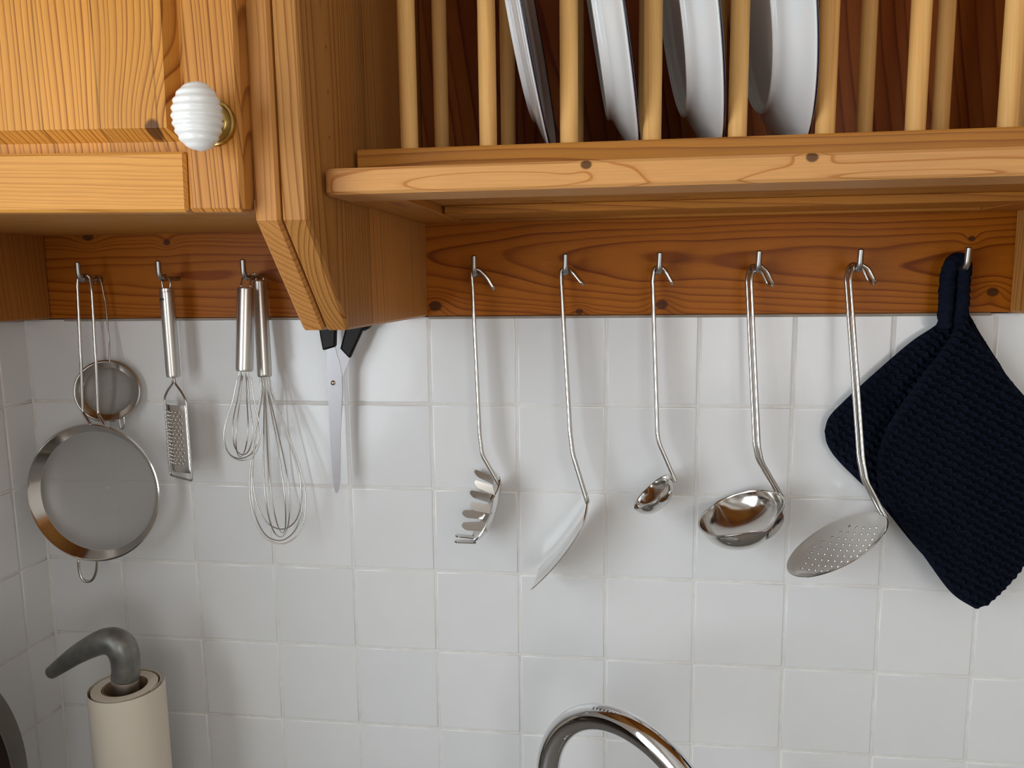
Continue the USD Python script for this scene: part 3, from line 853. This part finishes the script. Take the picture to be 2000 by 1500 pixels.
# ------------------------------------------------------------------ pot holders
def knit_sheet(edges, y_fn, row_dir, period, wave, amp, th, nu=300, nv=300, seed=1):
    """A knitted sheet from four edge curves (top, right, bottom, left corners in x, z): displaced stitches on both faces."""
    c_tl, c_lb, c_tr, c_rb = [spline(e, 12) for e in edges]     # top>left, left>bottom, top>right, right>bottom

    def ev(c, t):
        d = np.r_[0, np.cumsum(np.linalg.norm(np.diff(c, axis=0), axis=1))]
        return np.stack([np.interp(t * d[-1], d, c[:, q]) for q in (0, 1)], -1)
    u, v = np.linspace(0, 1, nu), np.linspace(0, 1, nv)        # u: from top towards left, v: from top towards right
    A, B = ev(c_tl, u), ev(c_rb, u)                            # v=0 side, v=1 side
    Cc, D = ev(c_tr, v), ev(c_lb, v)                           # u=0 side, u=1 side
    UU, VV = np.meshgrid(u, v, indexing='ij')
    P = ((1 - VV)[..., None] * A[:, None] + VV[..., None] * B[:, None] + (1 - UU)[..., None] * Cc[None] + UU[..., None] * D[None]
         - ((1 - UU) * (1 - VV))[..., None] * A[0] - ((1 - UU) * VV)[..., None] * Cc[-1] - (UU * (1 - VV))[..., None] * A[-1] - (UU * VV)[..., None] * B[-1])
    X, Z = P[..., 0], P[..., 1]
    dx, dz = row_dir
    p_, q_ = X * dx + Z * dz, -X * dz + Z * dx
    n1 = meshkit.noise(np.stack([X * 180, Z * 180, np.zeros_like(X)], -1), seed)
    n2 = meshkit.noise(np.stack([X * 35, Z * 35, np.ones_like(X)], -1), seed + 3)
    row = np.floor(q_ / period)
    ph = 2 * np.pi * (p_ / wave + 0.5 * (row % 2))
    h = 0.5 + 0.5 * np.cos(2 * np.pi * (q_ / period + 0.17 * np.sin(2 * np.pi * p_ / wave + n2 * 3)))
    h = h ** 0.8 * (0.88 + 0.16 * np.cos(2 * np.pi * p_ / (wave * 0.5) + n2 * 6)) + 0.5 * (n1 - 0.5)
    edge = np.minimum(np.minimum(UU, 1 - UU), np.minimum(VV, 1 - VV))
    fall = np.sqrt(np.clip(edge / 0.035, 0, 1))
    Y = y_fn(X, Z)
    front = Y - (th / 2 + amp * h) * fall
    back = Y + (th / 2 + 0.3 * amp * h[::-1]) * fall
    pts = np.concatenate([np.stack([X, front, Z], -1).reshape(-1, 3), np.stack([X, back, Z], -1).reshape(-1, 3)])
    i, j = np.meshgrid(np.arange(nu - 1), np.arange(nv - 1), indexing='ij')
    a = (i * nv + j).ravel(); b = a + nv; c = b + 1; d = a + 1
    f = np.concatenate([np.stack([a, b, c], 1), np.stack([a, c, d], 1)]); o = nu * nv
    f = np.concatenate([f, f[:, ::-1] + o])
    m = trimesh.Trimesh(pts, f, process=False)
    if m.volume < 0:
        m.invert()
    return m


def strap(path, r, seed):
    s = spline(path, 14)
    m = tube(s, r, 22)
    v = np.array(m.vertices)
    n = meshkit.noise(v * 300.0, seed) - 0.5
    nrm = m.vertex_normals
    return trimesh.Trimesh(v + nrm * (n * 0.0026)[:, None], m.faces, process=False)


def pxz(pts, y):
    return [tuple(at(a, b, y=y)[[0, 2]]) for a, b in pts]


yf = -0.034
front_y = lambda X, Z: -0.026 - 0.020 * np.clip((1.50 - Z) / 0.12, 0, 1) * np.clip(1 - np.abs(X - 0.56 + (Z - 1.36) * 0.1) / 0.12, 0, 1)
back_y = lambda X, Z: -0.0105 + 0 * X
t = based('pot_holder', 'navy knitted pot holder in front, its loop over the rightmost hook', 'pot holder', (0.552, -0.026, 1.55))
f_edges = [pxz([(1884, 612), (1855, 665), (1790, 748), (1735, 830), (1715, 885)], yf), pxz([(1715, 885), (1716, 945), (1748, 1008), (1800, 1082), (1850, 1150), (1895, 1180)], yf),
           pxz([(1884, 612), (1903, 640), (1938, 690), (1975, 742), (2040, 822), (2072, 905)], yf), pxz([(2072, 905), (2062, 985), (2020, 1070), (1975, 1128), (1925, 1170), (1895, 1180)], yf)]
obj('knitted_square', knit_sheet(f_edges, front_y, (math.cos(math.radians(-30)), math.sin(math.radians(-30))), 0.0076, 0.0104, 0.0072, 0.003, 340, 340, 5), KNIT, t, smooth=True)
obj('hanging_loop', strap([(0.5415, -0.021, 1.488), (0.5418, -0.0205, 1.515), (0.5422, -0.0200, 1.537), (0.5445, -0.0195, 1.5495), (0.5510, -0.0190, 1.5550), (0.5572, -0.0185, 1.5495), (0.5578, -0.0180, 1.537), (0.5572, -0.0190, 1.513), (0.5560, -0.021, 1.488)], 0.0070, 3), KNIT, t, smooth=True)
t = based('pot_holder', 'navy knitted pot holder behind, its left corner sticking out beside the skimmer', 'pot holder', (0.552, -0.0105, 1.53))
yb = -0.012
b_edges = [pxz([(1872, 585), (1835, 630), (1780, 668), (1710, 728), (1650, 783), (1620, 815), (1611, 842)], yb), pxz([(1611, 842), (1617, 870), (1642, 905), (1715, 978), (1790, 1070), (1860, 1140)], yb),
           pxz([(1872, 585), (1892, 610), (1915, 650), (1950, 705), (1975, 745)], yb), pxz([(1975, 745), (1985, 850), (1965, 960), (1920, 1060), (1860, 1140)], yb)]
obj('knitted_square', knit_sheet(b_edges, back_y, (math.cos(math.radians(-38)), math.sin(math.radians(-38))), 0.0076, 0.0104, 0.0056, 0.002, 320, 260, 9), KNIT, t, smooth=True)
obj('hanging_loop', strap([(0.5440, -0.0095, 1.500), (0.5440, -0.0090, 1.525), (0.5455, -0.0090, 1.545), (0.5520, -0.0085, 1.5545), (0.5580, -0.0085, 1.545), (0.5590, -0.0090, 1.525), (0.5580, -0.0095, 1.500)], 0.0046, 8), KNIT, t, smooth=True)

# ------------------------------------------------------------------ left board: strainers
def cone_band(c, axis, R0, R1, dep, th=0.0011, lip=0.0018):
    """Flared strainer rim: wide radius R0 in front, R1 at depth dep behind."""
    pr = [(R0 - 0.0002, 0.0012), (R0 + lip * 0.6, 0.0006), (R0 + lip * 0.5, -0.0008), (R0, -0.0005), (R1 + th, -dep), (R1, -dep), (R0 - th * 1.3, -0.0008)]
    return lathe(np.array(pr), c, axis, 96, closed=True)


def dome(c, axis, R, dep0, depth, n=64):
    pr = [(R * math.sin(q), -dep0 - depth * math.cos(q)) for q in np.linspace(0.02, math.pi / 2, 16)]
    return lathe(np.array(pr), c, axis, n)


YS = -0.046
cS = at(181.5, 963, y=YS)
t = based('strainer', 'large round wire mesh strainer on the leftmost hook', 'strainer', (HX_L[0], -0.03, 1.55), 'mesh strainers on the leftmost hook')
ax = np.array([0.05, -1.0, 0.06])
ax /= np.linalg.norm(ax)
obj('rim', cone_band(cS, ax, 0.0805, 0.0715, 0.0095), STEEL, t, smooth=40)
obj('wire_gauze', dome(cS, ax, 0.0712, 0.0094, 0.020), GAUZE, t, smooth=True, label='fine grey wire gauze bowl')


def xz(px, py, y):
    p = at(px, py, y=y); return (p[0], y, p[2])


hz = HZ + 0.0049
wl_ = [xz(177, 829, YS + 0.002), xz(162, 806, YS + 0.012), xz(158, 700, -0.0345), xz(151, 560, -0.032), xz(152, 543, -0.031), (HX_L[0] - 0.003, -0.030, hz), (HX_L[0] + 0.004, -0.0295, hz + 0.0006), xz(176, 543, -0.0285), xz(179, 565, -0.030), xz(187, 700, -0.0345), xz(192, 809, YS + 0.012), xz(205, 831, YS + 0.002)]
obj('handle', tube(rounded(wl_, 0.004, 5), 0.0019, 12), STEELW, t, smooth=True)
lp = [xz(153, 1094, YS), xz(155, 1115, YS), xz(161, 1131, YS), xz(171, 1136, YS), xz(181, 1131, YS), xz(188, 1115, YS), xz(190, 1094, YS)]
obj('rest_loop', tube(spline(lp, 6), 0.0017, 10), STEELW, t, smooth=True)

YS2 = -0.0215
cS2 = at(209, 764, y=YS2)
t = based('strainer', 'small round wire mesh strainer behind the large one on the leftmost hook', 'strainer', (HX_L[0], -0.012, 1.55), 'mesh strainers on the leftmost hook')
ax2 = np.array([0.60, -0.80, 0.10]); ax2 /= np.linalg.norm(ax2)
ax2 = np.array([0.30, -0.94, 0.12]); ax2 /= np.linalg.norm(ax2)
obj('rim', cone_band(cS2, ax2, 0.0358, 0.0278, 0.0060), STEEL, t, smooth=40)
obj('wire_gauze', dome(cS2, ax2, 0.0277, 0.0060, 0.006), GAUZE2, t, smooth=True, label='fine grey wire gauze bowl')
hp = [xz(214, 708, YS2), xz(213.5, 668, -0.0160), xz(206, 590, -0.0105), xz(198, 552, -0.0095), (HX_L[0] + 0.004, -0.0095, hz - 0.0008), (HX_L[0] - 0.002, -0.0095, hz - 0.0002), (HX_L[0] - 0.0055, -0.0105, HZ - 0.001), xz(187, 552, -0.0125)]
obj('handle', tube(rounded(hp, 0.004, 5), 0.0010, 8), STEELW, t, smooth=True)
lp = [xz(233, 818, YS2), xz(235, 832, YS2), xz(239, 838, YS2), xz(243, 830, YS2), xz(242, 814, YS2)]
obj('rest_loop', tube(spline(lp, 6), 0.0011, 8), STEELW, t, smooth=True)

# ------------------------------------------------------------------ grater
YG = -0.031
t = based('grater', 'hand grater with steel tube handle and punched blade, left of the whisks', 'grater', (HX_L[1], YG, 1.55))
top, bot = np.array(xz(324.5, 562, YG)), np.array(xz(339, 737, YG))
dirn = (bot - top) / np.linalg.norm(bot - top)
H = np.linalg.norm(bot - top)
hr = 0.0078
obj('handle', lathe([(0.0, -0.0), (hr * 0.9, 0.0), (hr, 0.0008), (hr, 0.0042), (hr - 0.0004, 0.0045), (hr - 0.0004, 0.0050), (hr, 0.0053), (hr, H - 0.003), (hr * 0.92, H - 0.0006), (hr * 0.55, H), (0.0, H)], top, dirn, 36), BRUSH, t, smooth=40)
# maker's stamp, a small dark band of strokes near the top of the handle
a_, b_, c_ = frame_of(dirn)
fwd = np.array([0, -1.0, 0]); fwd = fwd - dirn * (fwd @ dirn); fwd /= np.linalg.norm(fwd); sidev = np.cross(dirn, fwd)
mk = []
for i in range(6):
    q = -0.95 + i * 0.20
    nrm_ = fwd * math.cos(q) + sidev * math.sin(q) * (1 if sidev[0] > 0 else -1)
    tv = np.cross(dirn, nrm_)
    c0 = top + dirn * 0.0128 + nrm_ * (hr + 0.00005)
    w_, h_ = 0.00055, 0.0013
    q4 = np.array([c0 + tv * sx * w_ + dirn * sz * h_ + nrm_ * oz for oz in (0, 0.00012) for sx, sz in ((-1, -1), (1, -1), (1, 1), (-1, 1))])
    mk.append(trimesh.convex.convex_hull(q4))
obj('stamped_mark', cat(*mk), MARK, t)
lpp = [top + np.array([-0.0042, 0, -0.001]), top + np.array([-0.0046, 0, 0.006]), (HX_L[1] - 0.0035, YG + 0.0005, HZ + 0.0030), (HX_L[1], YG + 0.0008, HZ + 0.0042), (HX_L[1] + 0.0035, YG + 0.0010, HZ + 0.0030), top + np.array([0.0054, 0, 0.006]), top + np.array([0.0046, 0, -0.001])]
obj('hanging_loop', tube(spline(lpp, 6), 0.0009, 8), STEELW, t, smooth=True)
gy = math.radians(30)
ge = np.array([math.cos(gy), -math.sin(gy), 0.0]); gn = np.array([-math.sin(gy), -math.cos(gy), 0.0])
neck = bot + dirn * 0.001
gdn = np.array([0.004, 0.0, -1.0]); gdn /= np.linalg.norm(gdn)
GL = lambda s, d, h: neck + ge * s + gdn * d + gn * h
hw = 0.0232
fork = [GL(-0.0003, 0.0, 0), GL(-0.0025, 0.006, 0), GL(-0.0150, 0.0150, 0), GL(-hw, 0.024, 0), GL(-hw - 0.0004, 0.06, 0), GL(-hw - 0.0006, 0.1180, 0), GL(hw + 0.0006, 0.1180, 0), GL(hw + 0.0004, 0.06, 0), GL(hw, 0.024, 0), GL(0.0150, 0.0150, 0), GL(0.0025, 0.006, 0), GL(0.0012, 0.0, 0)]
obj('wire_frame', tube(rounded(fork, 0.004, 5), 0.0013, 10), STEELW, t, smooth=True)


def blade_fn(u, v):
    s = (2 * v - 1) * (hw - 0.0002)
    return GL(s, 0.0300 + 0.0790 * u, 0.0075 * (1 - (s / hw) ** 2) - 0.0004)


obj('blade', sheet(blade_fn, 12, 19, 0.0006), STEEL, t, smooth=True)
cups = []
for r_ in range(15):
    for c__ in range(6):
        s = (-0.0150 + c__ * 0.0056 + (0.0028 if r_ % 2 else 0.0))
        d = 0.0385 + r_ * 0.0043
        if abs(s) > 0.0165:
            continue
        hh = 0.0075 * (1 - (s / hw) ** 2)
        nn = gn + ge * (2 * 0.0075 * s / hw ** 2); nn /= np.linalg.norm(nn)
        cups.append(lathe([(0.00135, -0.0002), (0.00105, 0.0008), (0.0006, 0.0013), (0.00035, 0.0011), (0.0003, 0.0004)], GL(s, d, hh), nn, 9))
gp = obj('grating_teeth', cat(*cups), STEEL, t, smooth=40)
gp.SetCustomDataByKey('kind', 'stuff')

# ------------------------------------------------------------------ whisks
def whisk(label, top, bot, tip, hr, bulge, rw, nloops, loop_y, phase, base_off=0.0):
    top, bot, tip = map(np.array, (top, bot, tip))
    t = based('whisk', label, 'whisk', (HX_L[2], loop_y, 1.55), 'steel whisks on the third hook from the left')
    d = bot - top; H = np.linalg.norm(d); d = d / H
    obj('handle', lathe([(0.0, 0.0006), (hr * 0.8, 0.0), (hr * 0.97, 0.0007), (hr, 0.002), (hr, H - 0.003), (hr * 0.96, H - 0.0008), (hr * 0.85, H), (0.0, H - 0.0006)], top, d, 40), BRUSH, t, smooth=40)
    lx = HX_L[2]
    s_ = hr * 0.55
    lp = [top + np.array([-s_, 0, -0.002]), top + np.array([-s_, 0.0, 0.004]), (lx - 0.0046, loop_y, HZ + 0.0012), (lx, loop_y, HZ + 0.0044), (lx + 0.0046, loop_y, HZ + 0.0012), top + np.array([s_, 0.0, 0.004]), top + np.array([s_, 0, -0.002])]
    obj('hanging_loop', tube(spline(lp, 6), 0.0010, 8), STEELW, t, smooth=True)
    D = tip - bot; Lw = np.linalg.norm(D); D = D / Lw
    a, b, _ = frame_of(D)
    for q in range(nloops):
        th = phase + math.pi * q / nloops
        w = a * math.cos(th) + b * math.sin(th)
        ln = Lw * (1 - 0.022 * (nloops - 1 - q))
        B = bulge * (1 - 0.03 * q)
        half = [(hr * 0.62, -0.004), (hr * 0.66, 0.004), (hr * 0.9, 0.12 * ln), (B * 0.62, 0.36 * ln), (B * 0.93, 0.58 * ln), (B, 0.72 * ln), (B * 0.88, 0.86 * ln), (B * 0.55, 0.96 * ln)]
        pts = [bot + w * r_ + D * z_ for r_, z_ in half] + [bot + D * ln] + [bot - w * r_ + D * z_ for r_, z_ in half[::-1]]
        obj('wire', tube(spline(pts, 7), rw, 7), STEELW, t, smooth=True)


whisk('small steel whisk in front, left of the larger whisk', xz(480.5, 562, -0.047), xz(477.5, 725, -0.055), xz(471, 899, -0.062), 0.0094, 0.0222, 0.00070, 4, -0.0315, 0.62)
whisk('large steel whisk behind the small one', xz(507, 548, -0.0185), xz(517, 736, -0.0275), xz(553, 1062, -0.047), 0.0080, 0.0345, 0.00075, 5, -0.0115, 0.28)

# ------------------------------------------------------------------ scissors
YC = -0.031
t = based('scissors', 'kitchen scissors with black handles hanging below the slanted end panels', 'scissors', (HX_L[3], YC, 1.55))


def turned(m, deg=7.5):
    q = math.radians(deg); v = np.array(m.vertices) - [HX_L[3], YC, 0]
    return trimesh.Trimesh(np.stack([v[:, 0] * math.cos(q) - v[:, 1] * math.sin(q) + HX_L[3], v[:, 0] * math.sin(q) + v[:, 1] * math.cos(q) + YC, v[:, 2]], 1), m.faces, process=False)


S = lambda pts: [(x, 1.5 + z) for x, z in pts]
b1 = S([(-0.1088, -0.022), (-0.0990, -0.022), (-0.0991, -0.0305), (-0.0936, -0.0635), (-0.0936, -0.0836), (-0.0972, -0.130), (-0.1003, -0.185), (-0.1022, -0.1945), (-0.1042, -0.1985), (-0.1062, -0.197), (-0.1076, -0.190), (-0.1078, -0.140), (-0.1080, -0.0842), (-0.1103, -0.0815), (-0.1090, -0.0385)])
b2 = S([(-0.0935, -0.0325), (-0.0822, -0.0405), (-0.0926, -0.0660), (-0.0932, -0.0850), (-0.1000, -0.150), (-0.1030, -0.190), (-0.1062, -0.1965), (-0.1084, -0.188), (-0.1098, -0.140), (-0.1100, -0.085), (-0.1060, -0.0700)])
obj('blade', turned(extrude_outline(b1, YC - 0.0018, YC)), BLADE, t)
obj('blade', turned(extrude_outline(b2, YC + 0.0001, YC + 0.0019)), BLADE, t)
obj('pivot_screw', turned(lathe([(0.0, 0.0016), (0.0012, 0.0014), (0.0026, 0.0006), (0.0028, 0.0)], (-0.1032, YC - 0.0018, 1.4286), (0, -1, 0), 24)), STEEL, t, smooth=40)


def ring(c, sx, sz, rot):
    out = []
    for q in np.linspace(0, 2 * np.pi, 28, endpoint=False):
        x, z = sx * math.cos(q), sz * math.sin(q)
        out.append((c[0] + x * math.cos(rot) - z * math.sin(rot), YC, c[1] + x * math.sin(rot) + z * math.cos(rot)))
    return out


def shank(outline):
    m = prism(outline, YC - 0.0052, YC + 0.0052, 'y', 0.0022)
    return m


h1 = cat(shank(S([(-0.1128, -0.0335), (-0.1115, -0.0345), (-0.0995, -0.0312), (-0.0982, -0.0295), (-0.0962, -0.004), (-0.1165, -0.004), (-0.1148, -0.0200)])), tube(ring((-0.1058, 1.5255), 0.0135, 0.0285, 0.0), 0.0046, 12, closed=True))
h2 = cat(shank(S([(-0.0932, -0.0330), (-0.0842, -0.0432), (-0.0825, -0.0432), (-0.0640, -0.0060), (-0.0850, -0.0060)])), tube(ring((-0.0645, 1.5180), 0.0130, 0.0280, -0.18), 0.0046, 12, closed=True))
obj('finger_grip', turned(h1), BLACK, t, smooth=35, label='black plastic finger grip')
obj('finger_grip', turned(h2), BLACK, t, smooth=35, label='black plastic finger grip')

# ------------------------------------------------------------------ paper towel holder and roll
RXc, RYc = -0.3232, -0.120
t = based('paper_towel_holder', 'paper towel holder with grey cast handle curving left from its pole', 'paper towel holder', (RXc, RYc, ZC))
obj('base', lathe([(0.0, 0.0), (0.070, 0.0), (0.072, 0.003), (0.070, 0.014), (0.060, 0.022), (0.02, 0.026), (0.0, 0.026)], (RXc, RYc, ZC + 0.0004), (0, 0, 1), 64), ZINC, t, smooth=40)
obj('pole', lathe([(0.0, 0.02), (0.0138, 0.02), (0.0138, 0.3145), (0.0, 0.3145)], (RXc, RYc, ZC), (0, 0, 1), 40), BRUSH, t, smooth=40)
hp = [(RXc, RYc, 1.1125), xz(246, 1305, RYc), xz(243.5, 1281, RYc), xz(235, 1262, RYc), xz(219, 1252.5, RYc), xz(199, 1254, RYc), xz(176, 1264, RYc), xz(150, 1278.5, RYc), xz(124, 1296.5, RYc), xz(100, 1314, RYc)]
obj('handle', tube(spline(hp, 8), [0.0145, 0.0146, 0.0150, 0.0155, 0.0150, 0.0138, 0.0124, 0.0109, 0.0092, 0.0072], 28), ZINC, t, smooth=True)
t = based('paper_towel_roll', 'nearly used up roll of cream paper towel on the holder pole', 'paper towel', (RXc, RYc, ZC + 0.03))
zb, zt_ = ZC + 0.0275, 1.1035
obj('core', lathe([(0.0222, zb), (0.0222, zt_ - 0.001), (0.0232, zt_ - 0.001), (0.0232, zb)], (RXc, RYc, 0), (0, 0, 1), 64, closed=True), CARD, t, smooth=40, label='brown cardboard core')
obj('wound_paper', lathe([(0.0233, zb), (0.0233, zt_ - 0.0004), (0.0300, zt_), (0.0335, zt_ - 0.0003), (0.0335, zb)], (RXc - 0.0006, RYc - 0.0008, 0), (0, 0, 1), 72, closed=True), PAPER, t, smooth=40)
# loose outer sheet, a spiral
vv2, ff = [], []
A_ = np.linspace(0, 2 * np.pi * 1.12, 110)
for i, q in enumerate(A_):
    rad = 0.0342 + 0.0052 * (i / (len(A_) - 1)) ** 0.8
    for rr_ in (rad, rad + 0.0005):
        for z in (zb + 0.001, zt_ + 0.0005):
            vv2.append((RXc + rr_ * math.cos(q - 0.2), RYc + rr_ * math.sin(q - 0.2), z))
for i in range(len(A_) - 1):
    o = i * 4
    for (a, b) in ((0, 1), (1, 3), (3, 2), (2, 0)):
        ff += [(o + a, o + 4 + a, o + 4 + b), (o + a, o + 4 + b, o + b)]
o = 4 * (len(A_) - 1)
ff += [(0, 1, 3), (0, 3, 2), (o, o + 2, o + 3), (o, o + 3, o + 1)]
om = trimesh.Trimesh(np.array(vv2), np.array(ff), process=False)
if om.volume < 0:
    om.invert()
obj('loose_sheet', om, PAPER, t, smooth=40)

# ------------------------------------------------------------------ faucet
FX, FYy = 0.1425, -0.1225
DX, DYf, RZ, ZCF, RT = 0.1570, -0.1240, 0.0990, 1.0320, 0.0121
t = based('faucet', 'chrome gooseneck kitchen faucet rising at the bottom of the picture', 'faucet', (FX, FYy, ZC))
arc = [(FX, FYy, z) for z in np.linspace(ZC + 0.06, ZCF - 0.004, 10)]
arc += [(FX + DX * (1 - math.cos(q)) / 2, FYy + DYf * (1 - math.cos(q)) / 2, ZCF + RZ * math.sin(q)) for q in np.linspace(0, math.pi, 60)]
arc += [(FX + DX, FYy + DYf, z) for z in np.linspace(ZCF - 0.004, ZCF - 0.03, 5)]
obj('spout', tube(arc, RT, 40), CHROME, t, smooth=True)
obj('base_body', lathe([(0.0, 0.0), (0.029, 0.0), (0.029, 0.004), (0.024, 0.008), (0.024, 0.055), (0.018, 0.064), (0.0, 0.066)], (FX, FYy, ZC + 0.0004), (0, 0, 1), 48), CHROME, t, smooth=40)
obj('lever', tube([(FX + 0.02, FYy, ZC + 0.040), (FX + 0.05, FYy, ZC + 0.046), (FX + 0.095, FYy - 0.004, ZC + 0.060)], [0.010, 0.007, 0.006], 18), CHROME, t, smooth=True)
obj('nozzle', lathe([(0.0, 0.0), (0.0135, 0.0), (0.014, 0.002), (0.014, 0.018), (0.0122, 0.021)], (FX + DX, FYy + DYf, ZCF - 0.048), (0, 0, 1), 40), CHROME, t, smooth=40)
# small illegible maker's mark printed on the top of the bend
mk = []
for i, q in enumerate(np.linspace(0.40, 0.475, 7)):
    a0 = math.pi * q
    c0 = np.array([FX + DX * (1 - math.cos(a0)) / 2, FYy + DYf * (1 - math.cos(a0)) / 2, ZCF + RZ * math.sin(a0)])
    tg = np.array([DX * math.sin(a0) / 2, DYf * math.sin(a0) / 2, RZ * math.cos(a0)]); tg /= np.linalg.norm(tg)
    sd = np.cross(tg, [0, 0, 1.0]); sd /= np.linalg.norm(sd)
    if sd[1] > 0: sd = -sd
    upn = np.cross(sd, tg); upn = upn if upn[2] > 0 else -upn
    nn = (upn * 0.86 + sd * 0.5); nn /= np.linalg.norm(nn); tv = np.cross(nn, tg)
    hh = (0.0012, 0.0008, 0.0013, 0.0010, 0.0013, 0.0007, 0.0011)[i]
    mk.append(trimesh.convex.convex_hull(np.array([c0 + nn * (RT + oz) + tg * sx * 0.0006 + tv * sz * hh for oz in (-0.0002, 0.00006) for sx in (-1, 1) for sz in (-1, 1)])))
obj('printed_mark', cat(*mk), MARK, t)

# ------------------------------------------------------------------ wok on its edge, bottom left
t = based('wok', 'dark round wok standing on its edge against the left wall, grey rim', 'wok', (-0.46, -0.3738, 0.805))
cW = np.array([-0.4200, -0.3738, 1.0217])
obj('bowl', lathe([(0.0, -0.074), (0.08, -0.073), (0.13, -0.060), (0.175, -0.030), (0.1955, 0.0), (0.1970, 0.0), (0.1770, -0.032), (0.131, -0.063), (0.08, -0.0755), (0.0, -0.0765)], cW, (1, 0, 0), 96), DARKPAN, t, smooth=40)
obj('rim', lathe([(0.1950, 0.0002), (0.1965, 0.0014), (0.2150, 0.0016), (0.2165, 0.0004), (0.2150, -0.0010), (0.1965, -0.0003)], cW, (1, 0, 0), 128, closed=True), PANRIM, t, smooth=40)
